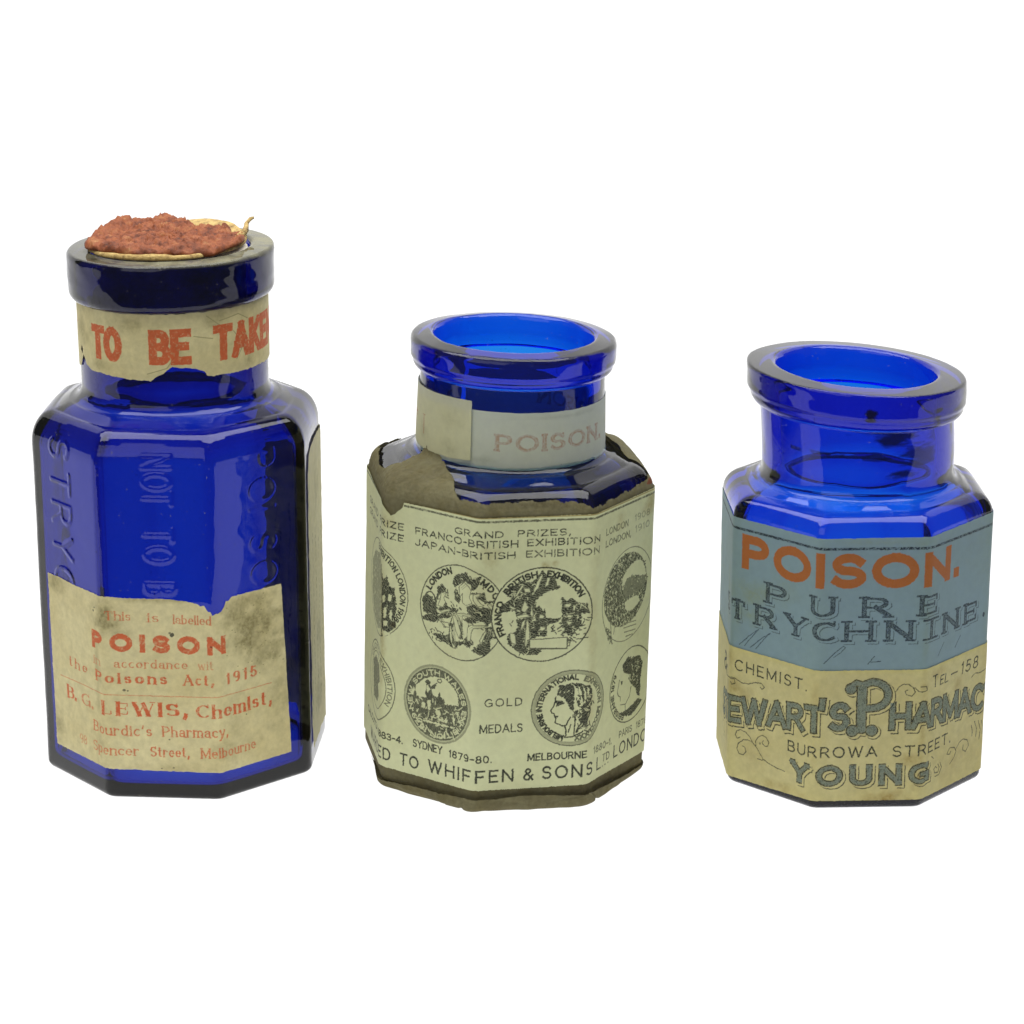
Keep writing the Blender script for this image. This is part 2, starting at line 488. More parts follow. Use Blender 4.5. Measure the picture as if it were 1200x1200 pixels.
X = 0.66
GL = {
 'A': (.80, [[(0, 0), (.4, 1)], [(.4, 1), (.8, 0)], [(.13, .32), (.67, .32)]]),
 'B': (.62, [[(0, 0), (0, 1)], [(0, 1), (.32, 1)] + _arc(.32, .76, .24, .24, 90, -90) + [(0, .52)], [(0, .52), (.34, .52)] + _arc(.34, .26, .28, .26, 90, -90) + [(0, 0)]]),
 'C': (.74, [_arc(.42, .5, .42, .5, 48, 312, 16)]),
 'D': (.72, [[(0, 0), (0, 1)], [(0, 1), (.28, 1)] + _arc(.28, .5, .44, .5, 90, -90, 12) + [(0, 0)]]),
 'E': (.56, [[(0, 0), (0, 1)], [(0, 1), (.56, 1)], [(0, .52), (.46, .52)], [(0, 0), (.56, 0)]]),
 'F': (.54, [[(0, 0), (0, 1)], [(0, 1), (.54, 1)], [(0, .5), (.44, .5)]]),
 'G': (.78, [_arc(.42, .5, .42, .5, 48, 325, 16), [(.46, .44), (.78, .44), (.78, .1)]]),
 'H': (.68, [[(0, 0), (0, 1)], [(.68, 0), (.68, 1)], [(0, .5), (.68, .5)]]),
 'I': (.02, [[(.01, 0), (.01, 1)]]),
 'J': (.46, [[(.46, 1), (.46, .25)] + _arc(.23, .25, .23, .25, 0, -170)]),
 'K': (.64, [[(0, 0), (0, 1)], [(.62, 1), (0, .38)], [(.2, .56), (.64, 0)]]),
 'L': (.52, [[(0, 0), (0, 1)], [(0, 0), (.52, 0)]]),
 'M': (.86, [[(0, 0), (0, 1)], [(0, 1), (.43, .12)], [(.43, .12), (.86, 1)], [(.86, 0), (.86, 1)]]),
 'N': (.70, [[(0, 0), (0, 1)], [(0, 1), (.7, 0)], [(.7, 0), (.7, 1)]]),
 'O': (.86, [_arc(.43, .5, .43, .5, 90, 450, 20)]),
 'P': (.58, [[(0, 0), (0, 1)], [(0, 1), (.3, 1)] + _arc(.3, .73, .27, .27, 90, -90) + [(0, .46)]]),
 'R': (.66, [[(0, 0), (0, 1)], [(0, 1), (.32, 1)] + _arc(.32, .74, .27, .26, 90, -90) + [(0, .48)], [(.32, .48), (.66, 0)]]),
 'S': (.60, [_arc(.3, .75, .27, .25, 25, 265, 10) + _arc(.3, .255, .3, .255, 85, -150, 10)]),
 'T': (.68, [[(.34, 0), (.34, 1)], [(0, 1), (.68, 1)]]),
 'U': (.68, [[(0, 1), (0, .32)] + _arc(.34, .32, .34, .32, 180, 360) + [(.68, .32), (.68, 1)]]),
 'V': (.74, [[(0, 1), (.37, 0)], [(.37, 0), (.74, 1)]]),
 'W': (1.1, [[(0, 1), (.28, 0)], [(.28, 0), (.55, .95)], [(.55, .95), (.82, 0)], [(.82, 0), (1.1, 1)]]),
 'X': (.7, [[(0, 0), (.7, 1)], [(0, 1), (.7, 0)]]),
 'Y': (.72, [[(0, 1), (.36, .46)], [(.72, 1), (.36, .46)], [(.36, .46), (.36, 0)]]),
 'Z': (.62, [[(0, 1), (.62, 1)], [(.62, 1), (0, 0)], [(0, 0), (.62, 0)]]),
 '0': (.6, [_arc(.3, .5, .3, .5, 90, 450, 16)]),
 '1': (.2, [[(.02, .8), (.16, 1)], [(.16, 1), (.16, 0)]]),
 '2': (.56, [_arc(.28, .73, .27, .27, 165, -20) + [(0, 0)], [(0, 0), (.56, 0)]]),
 '3': (.56, [_arc(.26, .75, .26, .25, 150, -90) + [], _arc(.26, .26, .3, .26, 90, -150)]),
 '4': (.6, [[(.42, 0), (.42, 1)], [(.42, 1), (0, .3)], [(0, .3), (.6, .3)]]),
 '5': (.56, [[(.5, 1), (.1, 1)], [(.1, 1), (.04, .55)], _arc(.25, .31, .29, .31, 125, -150)]),
 '7': (.56, [[(0, 1), (.56, 1)], [(.56, 1), (.18, 0)]]),
 '8': (.56, [_arc(.28, .76, .23, .24, 90, 450, 12), _arc(.28, .26, .28, .26, 90, 450, 12)]),
 '9': (.56, [_arc(.28, .7, .27, .3, 0, 360, 12), [(.55, .7)] + _arc(.25, .4, .3, .4, 0, -100)]),
 '.': (.04, [[(.02, .0), (.02, .03)]]),
 ',': (.08, [[(.06, .05), (.05, -.03), (.0, -.17)]]),
 "'": (.08, [[(.06, 1), (.05, .92), (.0, .78)]]),
 '-': (.34, [[(0, .45), (.34, .45)]]),
 '&': (.76, [[(.74, 0), (.2, .68)] + _arc(.35, .80, .19, .2, 215, -35) + [(.1, .42)] + _arc(.27, .23, .26, .23, 130, 300) + [(.62, .3), (.74, .42)]]),
 'a': (.46, [_arc(.23, .46, .2, .2, 160, 0) + [(.43, .1), (.5, 0)], _arc(.22, .19, .21, .19, 60, 350)]),
 'b': (.48, [[(0, 0), (0, 1)], _arc(.22, .33, .25, .33, 150, -150)]),
 'c': (.42, [_arc(.25, .33, .25, .33, 50, 310)]),
 'd': (.48, [[(.46, 0), (.46, 1)], _arc(.24, .33, .24, .33, 30, 330)]),
 'e': (.46, [[(.02, .37), (.46, .37)], _arc(.24, .33, .23, .33, 5, 310, 12)]),
 'h': (.46, [[(0, 0), (0, 1)], _arc(.23, .43, .23, .23, 170, 0) + [(.46, .43), (.46, 0)]]),
 'i': (.04, [[(.02, 0), (.02, X)], [(.02, .9), (.02, .93)]]),
 'l': (.04, [[(.02, 0), (.02, 1)]]),
 'm': (.80, [[(0, 0), (0, X)], _arc(.2, .46, .2, .2, 170, 0) + [(.4, .46), (.4, 0)], _arc(.6, .46, .2, .2, 170, 0) + [(.8, .46), (.8, 0)]]),
 'n': (.46, [[(0, 0), (0, X)], _arc(.23, .43, .23, .23, 170, 0) + [(.46, .43), (.46, 0)]]),
 'o': (.50, [_arc(.25, .33, .25, .33, 90, 450, 14)]),
 'p': (.48, [[(0, -.3), (0, X)], _arc(.22, .33, .25, .33, 150, -150)]),
 'r': (.34, [[(0, 0), (0, X)], _arc(.22, .42, .2, .23, 170, 45)]),
 's': (.36, [_arc(.18, .49, .16, .16, 30, 262, 8) + _arc(.18, .17, .18, .165, 82, -150, 8)]),
 't': (.30, [[(.1, .92), (.1, .15)] + _arc(.22, .15, .12, .15, 180, 300), [(-.04, X), (.28, X)]]),
 'u': (.46, [[(0, X), (0, .22)] + _arc(.22, .22, .22, .22, 180, 340), [(.46, 0), (.46, X)]]),
 'w': (.7, [[(0, X), (.18, 0)], [(.18, 0), (.35, .6)], [(.35, .6), (.52, 0)], [(.52, 0), (.7, X)]]),
 'y': (.46, [[(0, X), (.23, 0)], [(.46, X), (.2, -.1), (.02, -.28)]]),
}

def text_strokes(txt, gap=.26, space=.5, serif=0.0, contrast=None, weight=.13):
    """-> list of (polyline, widths, open ends) in text space (cap height 1), total advance"""
    out = []
    x = 0.0
    for ch in txt:
        if ch == ' ':
            x += space; continue
        w, st = GL[ch]
        top = 1.0
        for pl in st:
            P = [(x + a, weight / 2 + b * (1 - weight) if b >= 0 else b + weight / 2) for a, b in pl]
            W = []
            for (a, b) in zip(P[:-1], P[1:]):
                dx, dy = b[0] - a[0], b[1] - a[1]
                l = math.hypot(dx, dy) + 1e-9
                if contrast is None:
                    W.append(weight)
                else:
                    f = (abs(dy) / l) ** 1.6
                    if len(P) == 2 and .25 < abs(dx) / (abs(dy) + 1e-9) < 3:
                        f = 1.0 if dx * dy < 0 else .12
                    W.append(contrast + (weight - contrast) * f)
            out.append((P, W, ch))
            if serif > 0 and ch not in ".,'-&1" or (serif > 0 and ch == '1'):
                th = contrast or weight * .6
                ends = [(P[0], P[1]), (P[-1], P[-2])] if len(P) >= 2 else []
                for e, q in ends:
                    dx, dy = e[0] - q[0], e[1] - q[1]
                    lev = [weight / 2, 1 - weight / 2, weight / 2 + X * (1 - weight), -.3 + weight / 2]
                    if abs(dy) > abs(dx) * .9 and min(abs(e[1] - z) for z in lev) < .02 and ch not in 'et':
                        yy = e[1] + (-weight / 2 + th / 2 if dy < 0 else weight / 2 - th / 2)
                        lw = serif if not (ch.islower() and dy > 0) else serif * .8
                        out.append(([(e[0] - lw, yy), (e[0] + (lw if not (ch.islower() and dy > 0) else weight * .4), yy)], [th], False))
                    elif abs(dx) > abs(dy) * 2 and ch in 'EFTLZ':
                        up = 1 if e[1] < .3 else -1
                        if ch in 'EF' and .3 < e[1] < .7:
                            out.append(([(e[0], e[1] - .12), (e[0], e[1] + .12)], [th], False))
                        else:
                            out.append(([(e[0], e[1]), (e[0], e[1] + up * .22)], [th * 1.2], False))
                if ch in 'CGS' and pl is st[0]:
                    e = P[0]
                    out.append(([(e[0] + .02, e[1] - .06), (e[0] + .02, min(1, e[1] + .2))], [th], False))
        x += w + gap
    return out, x - gap

class Canvas:
    """ink layers of one printed sheet, on the sheet's own grid; layers: 0 dark, 1 coloured, 2 stain"""
    def __init__(self, s_rng, v_rng, res):
        self.s_rng, self.v_rng, self.res = s_rng, v_rng, res
        ns = int((s_rng[1] - s_rng[0]) * res) + 1
        nv = int((v_rng[1] - v_rng[0]) * res) + 1
        self.s = np.linspace(s_rng[0], s_rng[1], ns); self.v = np.linspace(v_rng[0], v_rng[1], nv)
        self.L = np.zeros((nv, ns, 4), np.float32)
        self.L[..., 3] = 1
        self.wear = None

    def win(self, a, b, c, d):
        i0, i1 = np.searchsorted(self.s, [a, b]); j0, j1 = np.searchsorted(self.v, [c, d])
        return slice(j0, j1), slice(i0, i1)

    def stroke(self, acc, P, W, sq=True, grow=0.0, rnd=False, ylim=None, xlim=None):
        n = len(P) - 1
        for i in range(n):
            (x1, y1), (x2, y2) = P[i], P[i + 1]
            w = W[min(i, len(W) - 1)] / 2 + grow
            l = math.hypot(x2 - x1, y2 - y1)
            if l < 1e-6: continue
            m = w * 1.5 + 2 / self.res
            J, I = self.win(min(x1, x2) - m, max(x1, x2) + m, min(y1, y2) - m, max(y1, y2) + m)
            if J.start >= J.stop or I.start >= I.stop: continue
            dx, dy = (x2 - x1) / l, (y2 - y1) / l
            Sx = self.s[None, I] - x1; Vy = self.v[J, None] - y1
            t = Sx * dx + Vy * dy
            n_ = np.abs(-Sx * dy + Vy * dx)
            e0 = e1 = 0.0
            # square caps at free ends, round joints inside
            tc = np.clip(t, 0, l)
            dist = np.hypot(t - tc, n_)
            if i == 0 and not rnd:
                box = np.maximum(n_, np.maximum(-(t + (w if sq else 0)) + w, 0))
                dist = np.where(t < 0, box if sq else np.maximum(n_, w - t), dist)
            if i == n - 1 and not rnd:
                over = t - l
                box = np.maximum(n_, over if sq else over + w)
                dist = np.where(t > l, box, dist)
            cov = np.clip(.5 + (w - dist) * self.res * .8, 0, 1)
            if i == 0 and not rnd: cov = np.where(t < -(w if sq else 0) - .5 / self.res, 0, cov)
            if ylim is not None: cov = cov * np.clip(.5 + (self.v[J, None] - ylim[0]) * self.res, 0, 1) * np.clip(.5 + (ylim[1] - self.v[J, None]) * self.res, 0, 1)
            if xlim is not None: cov = cov * np.clip(.5 + (self.s[None, I] - xlim[0]) * self.res, 0, 1) * np.clip(.5 + (xlim[1] - self.s[None, I]) * self.res, 0, 1)
            acc[J, I] = np.maximum(acc[J, I], cov)

    def paint(self, cov, layer, val):
        self.L[..., layer] = self.L[..., layer] * (1 - cov) + val * cov

    def text(self, txt, s0, s1, z, cap, weight=.13, gap=.26, space=.5, serif=0., contrast=None, layer=0, val=1., z1=None,
             grow=0., dx=0., dy=0., path=None, tex=None, zf=None, slant=0.):
        st, W = text_strokes(txt, gap, space, serif, contrast, weight)
        z1 = z if z1 is None else z1
        wpx = weight * cap
        acc = np.zeros(self.L.shape[:2], np.float32)
        for P, w, sq in st:
            Q = []
            yl = xl = None
            for x, y in P:
                f = x / W
                if path:
                    cs, cz, rs, rz, a0, a1 = path
                    a = math.radians(a0 + (a1 - a0) * f)
                    k = 1 + (y * cap) / rs
                    Q.append((cs + rs * k * math.cos(a), cz + rz * k * math.sin(a)))
                else:
                    ww = wpx / 2
                    Q.append((s0 + ww + (s1 - s0 - 2 * ww) * f + dx + slant * y * cap, (zf(s0 + (s1 - s0) * f) if zf else z + (z1 - z) * f) + y * cap + dy))
            if not path and len(P) == 2 and min(q[1] for q in P) >= 0 and slant == 0 and abs(P[0][0] - P[1][0]) > .04:
                zb = sum(q[1] for q in Q) / 2 - (P[0][1] + P[1][1]) / 2 * cap
                yl = (zb - grow, zb + cap + grow)
                if sq and sq in 'NM': xl = (min(q[0] for q in Q) - wpx / 2 - grow, max(q[0] for q in Q) + wpx / 2 + grow)
            self.stroke(acc, Q, [q * cap for q in w], bool(sq), grow, False, yl, xl)
        if tex is not None: acc = acc * tex(self)
        self.paint(acc, layer, val)

    def line(self, P, w, layer=0, val=1.):
        acc = np.zeros(self.L.shape[:2], np.float32)
        self.stroke(acc, P, [w], False)
        self.paint(acc, layer, val)

    def lines(self, LL, w, layer=0, val=1.):
        acc = np.zeros(self.L.shape[:2], np.float32)
        for P in LL: self.stroke(acc, P, [w], False)
        self.paint(acc, layer, val)

    def ring(self, cs, cz, rs, rz, w, layer=0, val=1., n=72, a0=0, a1=360):
        self.line(_arc(cs, cz, rs, rz, a0, a1, n), w, layer, val)

    def disc(self, cs, cz, rs, rz, layer=0, val=1., tex=None):
        S = self.s[None, :]; V = self.v[:, None]
        d = np.hypot((S - cs) / rs, (V - cz) / rz)
        cov = np.clip(.5 + (1 - d) * rs * self.res, 0, 1)
        if tex is not None: cov = cov * tex(self)
        self.paint(cov, layer, val)

    def fill(self, P, layer=0, val=1., tex=None):
        P = np.array(P, float)
        J, I = self.win(P[:, 0].min() - 1, P[:, 0].max() + 1, P[:, 1].min() - 1, P[:, 1].max() + 1)
        S, V = np.meshgrid(self.s[I], self.v[J])
        h = .25 / self.res
        S = S + (fbm(S * .55, V * .55, 101, 3) - .5) * 3.0; V = V + (fbm(S * .55 + 31, V * .55, 102, 3) - .5) * 3.0
        f = poly_mask(P)
        c = (f(S - h, V - h) + f(S + h, V - h) + f(S - h, V + h) + f(S + h, V + h)) / 4
        cov = np.zeros(self.L.shape[:2], np.float32); cov[J, I] = c
        if tex is not None: cov = cov * tex(self)
        self.paint(cov, layer, val)

    def engrave(self, seed, f=.42, th=.47, hatch=.9, ang=.6):
        """blotchy engraving texture: dark clumps with fine light hatching"""
        memo = []
        def t(cv):
            if memo: return memo[0]
            S, V = np.meshgrid(cv.s, cv.v)
            n = fbm(S * f * 1.5, V * f * 1.5, seed, 3) * .6 + .4 * vnoise(S * 1.3 * math.cos(ang) + V * 1.3 * math.sin(ang), (V * math.cos(ang) - S * math.sin(ang)) * .35, seed + 4)
            wv = fbm(S * .16, V * .16, seed + 9, 3) * 16
            h = .5 + .5 * np.sin((S * math.cos(ang) + V * math.sin(ang)) * 2.6 + wv)
            memo.append((np.clip((n - th) * 7 + .5, 0, 1) * np.clip(1.0 - hatch * .55 * (h > .86), 0, 1)).astype(np.float32))
            return memo[0]
        return t

    def stain(self, cs, cz, rs, rz, val, seed=0, f=.08):
        J, I = self.win(cs - 1.9 * rs, cs + 1.9 * rs, cz - 1.9 * rz, cz + 1.9 * rz)
        if J.start >= J.stop or I.start >= I.stop: return
        S, V = np.meshgrid(self.s[I], self.v[J])
        d = np.hypot((S - cs) / rs, (V - cz) / rz) + (fbm(S * f, V * f, seed, 4) - .5) * 1.5
        c = np.clip(1.15 - d, 0, 1) ** 1.2
        self.L[J, I, 2] = np.maximum(self.L[J, I, 2], np.clip(c * val * (.5 + fbm(S * f * 5, V * f * 5, seed + 3, 3)), 0, 1))

    def worn(self, seed, lo=.25, hi=.6, f=.35, layer=(0, 1), strength=.8):
        """ink lost in patches and unevenly inked type"""
        S, V = np.meshgrid(self.s, self.v)
        w = 1 - strength * (1 - sstep(lo, hi, fbm(S * f, V * f, seed, 4)))
        for l in layer: self.L[..., l] *= w
    def bleed(self, seed, amp=.5):
        """letterpress: edges wander and the ink lies unevenly"""
        S, V = np.meshgrid(self.s, self.v)
        dx = ((fbm(S * .45, V * .45, seed, 3) - .5) * 2.2 * amp * self.res).round().astype(int)
        dy = ((fbm(S * .45 + 50, V * .45, seed + 1, 3) - .5) * 2.2 * amp * self.res).round().astype(int)
        j, i = np.indices(S.shape)
        j = np.clip(j + dy, 0, S.shape[0] - 1); i = np.clip(i + dx, 0, S.shape[1] - 1)
        for l in (0, 1):
            A = self.L[..., l][j, i]
            self.L[..., l] = A * (1 - .06 * vnoise(S * 1.2, V * 1.2, seed + 2)) if l else A * (1 - .10 * vnoise(S * 1.2, V * 1.2, seed + 2))
# ---------------------------------------------------------------- raised lettering moulded into the tall bottle
def emboss_b1(S, Z):
    """height field of letters running down three faces"""
    H = np.zeros(S.shape)
    segs = []
    def word(txt, s_low, cap, z_top, pitch, wscale):
        z = z_top
        for ch in txt:
            if ch != ' ':
                w, st = GL[ch]
                for pl in st:
                    segs.append([(s_low + b * cap, z - a * wscale) for a, b in pl])
            z -= pitch
    word("STRYCHNINE", -157, 38, 417, 38.5, 34)
    word("NOT TO BE TAKEN", -12, 32, 415, 21.5, 20)
    word("POISON", 119, 33, 408, 33, 28)
    for pl in segs:
        for (x1, y1), (x2, y2) in zip(pl[:-1], pl[1:]):
            l = math.hypot(x2 - x1, y2 - y1)
            if l < 1e-6: continue
            m = (S > min(x1, x2) - 5) & (S < max(x1, x2) + 5) & (Z > min(y1, y2) - 5) & (Z < max(y1, y2) + 5)
            if not m.any(): continue
            s, z = S[m], Z[m]
            dx, dy = (x2 - x1) / l, (y2 - y1) / l
            t = np.clip((s - x1) * dx + (z - y1) * dy, 0, l)
            d = np.hypot(s - x1 - t * dx, z - y1 - t * dy)
            h = 1.0 * (1 - sstep(.6, 4.4, d))
            H[m] = np.maximum(H[m], h)
    # worn down towards the foot, where paper is pasted over the letters
    H *= np.clip((Z - 236) / 16, 0, 1)
    H[(S > 110)] *= .5
    return H
EMB1 = (225.0, emboss_b1)
FIG = {
 'm1f': [[(-138.2,239.4),(-131.8,243.8),(-124.6,241.2),(-120.9,233.8),(-119.5,225.9),(-123,221.1),(-137.3,221.1),(-138.6,230)],[(-118.4,254.8),(-112,259.2),(-107.2,256.2),(-105.9,250.3),(-108.2,247.8),(-111.8,250.1),(-115.2,245.3),(-117.5,239.7),(-119.7,234.1),(-117.8,229.4),(-109,232.3),(-106.8,238.9),(-102,233.8),(-87.9,234.8),(-89,230.5),(-101.7,220.6),(-111.1,218.5),(-122.8,210.9),(-137.1,211.8),(-138.9,215.6),(-123,222.1),(-123.4,238.4),(-118.8,244.5)],[(-89,276.2),(-78.6,280.4),(-73.8,273.3),(-72.4,267.6),(-74.7,266.1),(-79.5,269.1),(-84.1,268.1),(-89.8,262.9),(-93.2,259.1),(-98,262.2),(-95.9,271.8)],[(-72.6,273.6),(-60.8,279.1),(-63.5,271.1),(-66.5,263.8),(-72.2,259.5),(-73.6,266.3)],[(-93.2,259.1),(-88.4,253),(-85.9,246.5),(-88.1,240.9),(-93.5,244.8),(-95.4,252.6)],[(-68.7,257.2),(-58.4,258.8),(-56.2,250.6),(-59.1,247.7),(-63,250.9),(-66.2,251.7)],[(-59.1,248.7),(-41.6,250),(-44.3,241),(-49.3,246.3),(-57.1,245.6)],[(-77.5,239.1),(-69.5,244.9),(-61.8,240.7),(-55,241.4),(-44.1,234.9),(-35.4,240.6),(-32.3,232.3),(-40,227.6),(-46.8,226.8),(-54.5,218),(-59.5,224.3),(-75.8,220.1),(-80.7,225.2),(-71.4,229.2),(-77.4,235.1)],[(-56.4,217.1),(-35.9,220.2),(-34.6,205.9),(-38.4,204),(-50.2,203.5),(-49.9,190.2),(-57.5,182.3),(-70.3,188.6),(-63.8,197),(-57,200.7)],[(-101.6,215.5),(-95.7,214.7),(-96.6,204.3),(-94,194.6),(-84.6,195.7),(-76.6,203.6),(-73,199.3),(-67.1,198.5),(-72.7,191.1),(-82.2,194.1),(-91.4,185.9),(-98.5,187.4),(-105.9,198.1),(-101.3,203.2)],[(-86.5,223.9),(-81.6,217.8),(-82.5,207.4),(-82.4,200.3),(-87,198.2),(-87.2,206.4)],[(-124.8,197),(-113,200.6),(-102.2,192.8),(-100.9,188.9),(-110.4,190.9)]],
 'm1h': [[(-113,248.8),(-107.1,251.1),(-107,246),(-109.3,243.5),(-106.8,238.9),(-110.2,232),(-117.3,232.6),(-113.9,240.4)],[(-119.6,229),(-113.6,227.2),(-100.8,232),(-99.6,230.3),(-113.5,223.1),(-118.3,224.2)],[(-88.6,261.1),(-81.8,267.6),(-77,264.6),(-72.2,259.5),(-74.4,252),(-70.7,244.6),(-78.7,240.9),(-83.5,242.9),(-83.7,254),(-87.1,249.2)],[(-69.8,255),(-63.2,258),(-62.2,254.9),(-66.2,252.7),(-61.9,245.8),(-58,243.6),(-64.8,241.8),(-69.6,248.9)],[(-55.1,244.5),(-51.2,245.3),(-45.1,236.9),(-49.1,237.1)],[(-91.3,228),(-85.5,230.2),(-71.5,231.3),(-71.4,228.2),(-83.1,227.7),(-84,217.3),(-87.6,223.7)],[(-97.1,224.7),(-92.4,225.7),(-84.9,206.9),(-87,199.2),(-91.9,207.4),(-94.5,217)],[(-75.7,215),(-71.2,219.1),(-56.5,220.1),(-58.4,217.1),(-68.7,215.6),(-70.9,207.9),(-71.8,199.5),(-76.5,198.5)],[(-100.3,211.7),(-97.9,212.2),(-96.3,192),(-91.5,188),(-95,186.1),(-99.9,197.4)],[(-46.6,216.6),(-44.7,217.6),(-44.5,212.5),(-36.7,214.2),(-36.7,211.1),(-44.5,210.4),(-45.3,205.3),(-47.3,205.4),(-47.4,210.5),(-50.4,211.7),(-47.5,212.6)],[(-58.2,211),(-54.4,213.9),(-59,200.8),(-60.8,194.8),(-61.9,201)],[(-117,217.3),(-111.1,218.5),(-112.2,214.2),(-102.7,215.2),(-100.2,209.6),(-106.1,209.4)]],
 'm2f': [[(-34,260.8),(-15.7,271.2),(-4.9,268.8),(2.8,275.5),(6.5,282.5),(14.5,275.1),(21.5,273.8),(24.7,264.5),(28.7,262.3),(26.8,259.4),(13.1,256.9),(3.5,250.1),(-0.3,247.3),(1.9,239),(-0.7,225.9),(-5.6,225.1),(-21.4,228.8),(-22.6,236),(-34.3,234.4),(-42.1,232.7),(-40.3,240.8),(-33.6,246.6),(-28.8,249.5)],[(-21.3,225.7),(-5.6,226.1),(4.3,221.6),(4.7,208.2),(1,202.2),(-2,202.4),(-3.8,196.3),(-6.5,188.2),(9.2,189.5),(9.3,186.5),(5.5,182.5),(-6.4,182),(-18.3,186.7),(-28.4,194.3),(-31.5,202.7),(-29.7,208.7),(-21,211.4),(-19.2,219.5)],[(0.9,238),(4.8,240.9),(9.9,234.6),(11.7,237.6),(13.1,226.3),(20,225),(30.8,225.5),(26.1,219.6),(14.3,218.1),(14.7,203.7),(1.9,204.3),(1.5,216.6)],[(30.1,250.1),(33,249.9),(36.2,244.7),(42.9,248.5),(49,243.1),(61,240.6),(63.4,229.2),(54.5,228.6),(55,214.2),(48.2,209.4),(44.5,202.4),(38.4,204.7),(32.4,207),(36.2,213),(29.1,217.4),(31.9,224.5),(30.5,237.8)]],
 'm2h': [[(-27.8,209.7),(-21.9,208.4),(-20.5,195),(-25.5,197.3),(-27.6,202.5)],[(-14.3,221.3),(-10.6,226.3),(-11.3,219.2),(-16,210.2)],[(-8.6,226.2),(-6.4,217.9),(-4.9,201.5),(-7.8,198.5),(-8.6,192.4),(-10.1,192.5),(-10.1,208.9)],[(-15.6,266.2),(-13.6,265.1),(-22,251.2),(-23.1,253.3)],[(4.7,275.5),(8.6,278.3),(3.2,261.3),(-1.6,256.5),(-2.6,258.5)],[(-13.5,262),(-6.6,261.7),(-5.5,257.6),(-11.4,256.9)],[(-20.5,229.8),(-8.7,231.3),(-4.7,228.1),(-19.4,226.7)],[(-12.1,247.7),(-7,239.4),(-11.7,233.5),(-15.7,235.7)],[(-4.1,241.3),(-3.1,241.3),(-1.8,230),(-2.7,225.9),(-4.8,231.1)],[(-29.6,242.4),(-21.7,239),(-22.6,237.5),(-28.6,239.3)],[(2.3,222.7),(-4.5,222.5),(-2.6,224.9),(1.3,225.8)],[(6,230.7),(11,228.4),(10.1,225.4),(5.2,225.6)],[(7.5,216.3),(13.4,214),(11.6,211),(4.7,210.3)],[(13.6,274.1),(16.6,273),(14.9,264.9),(11,262),(11.8,267.1)],[(36.3,241.6),(42.2,241.4),(40.3,237.4),(33.4,238.7)],[(37.7,228.3),(42.6,228.1),(43.7,225),(36.8,225.3)],[(44.2,240.3),(47.2,239.1),(46.4,233),(44.4,234.2)],[(35.9,221.2),(43.9,219.8),(40.1,215.9)],[(-4.9,200.5),(38.5,201.6),(38.5,188.2),(-4.6,190.2)]],
 'm2l': [[(-4.6,189.1),(39,187.7)],[(10.9,200.8),(38.5,201.4)],[(38.5,202.1),(39,187.7)],[(39.1,198.5),(42.6,198.8)],[(39.7,194.9),(42.7,195.2)],[(38.9,191.3),(42.3,191.1)],[(42.6,198.8),(41.4,191.2)]],
 'm3l': [[(-145,130.4),(-133.2,141),(-119.3,145.9),(-105.4,146.5),(-95.4,140.2),(-87.3,131.7),(-86,118.2),(-104.7,115.5),(-106.9,123.6),(-108.8,118),(-112.9,127.4),(-115.8,120.7),(-121.8,123.6),(-123.9,129.2),(-129.8,123.5),(-130.7,118),(-144.7,116.5),(-145.9,125)],[(-152.8,117.2),(-148.5,127.9),(-146.8,123),(-149.7,116.2)]],
 'm3d': [[(-133.1,137.5),(-129.2,141),(-125.1,138.5),(-127.1,134.6),(-124,132.7),(-118.1,136.7),(-116.1,135.4),(-120,131),(-125,129.8),(-122.8,123.4),(-118.7,117.4),(-120.6,111.7),(-130.7,118),(-132.8,122.8),(-131,131.9)],[(-115.8,120.7),(-113,128.3),(-109.8,122.1),(-105.7,115.2),(-118.6,112.2)]],
 'm3h': [[(-130.5,132),(-128,133.5),(-125.9,128.7),(-127.8,124.8),(-130.4,126)],[(-129.6,114.8),(-123.7,116.2),(-125.4,103.6),(-127.9,103)],[(-117.5,107.2),(-110.4,105.4),(-110.2,96.7),(-105.2,94.4),(-110.2,93.2),(-114.2,96.6)],[(-144.2,90.3),(-89.2,90.4),(-90.2,88.4),(-144.1,88.1)],[(-142.2,94.3),(-137.3,98.1),(-140.2,91.3)],[(-93.5,102.5),(-89.5,101.7),(-92.3,94.9)],[(-88.7,110.6),(-85.8,110.4),(-85.7,105.2),(-87.6,104.7)],[(-136.6,111.4),(-131.5,110),(-132.4,105.4),(-137.4,105.1)],[(-150.4,101.1),(-147.9,100.8),(-148.4,97.2),(-150.4,97.6)],[(-144.4,100.8),(-141.4,99.8),(-142.3,96.9),(-144.3,97.3)],[(-104.3,99),(-100.3,97.3),(-101.2,93.6),(-104.2,93.8)]],
 'm3l2': [[(-124,132.7),(-116.2,138.8)],[(-116.2,141),(-115.3,143.4),(-111.4,144.7),(-109.8,142.5),(-112.2,139.8),(-115.7,140.7)]],
 'm4f': [[(31.5,143.5),(38.1,143.7),(44.7,145.1),(49,140.1),(49.4,127.9),(49.2,110.5),(45.8,112.4),(42.2,119.6),(39.5,125.8),(33.6,129.6),(28.5,131.6),(30,137.6)],[(27,125.6),(32,125.3),(38.8,122.4),(36.4,119.9),(32.2,120.1),(29,116.8),(28.8,122),(26.7,123)],[(44.7,145.5),(53,145.5),(66.4,141),(70.8,135.6),(71.9,127.7),(69.6,121.7),(69.2,108.7),(65.4,97.5),(65.7,90.5),(57.4,87.4),(51.7,83.3),(53.2,90.2),(57.1,96.2),(50,109.6),(55.7,114.6),(52.1,122.6),(55.2,128.5),(53.3,137.3),(48.9,142.7)]],
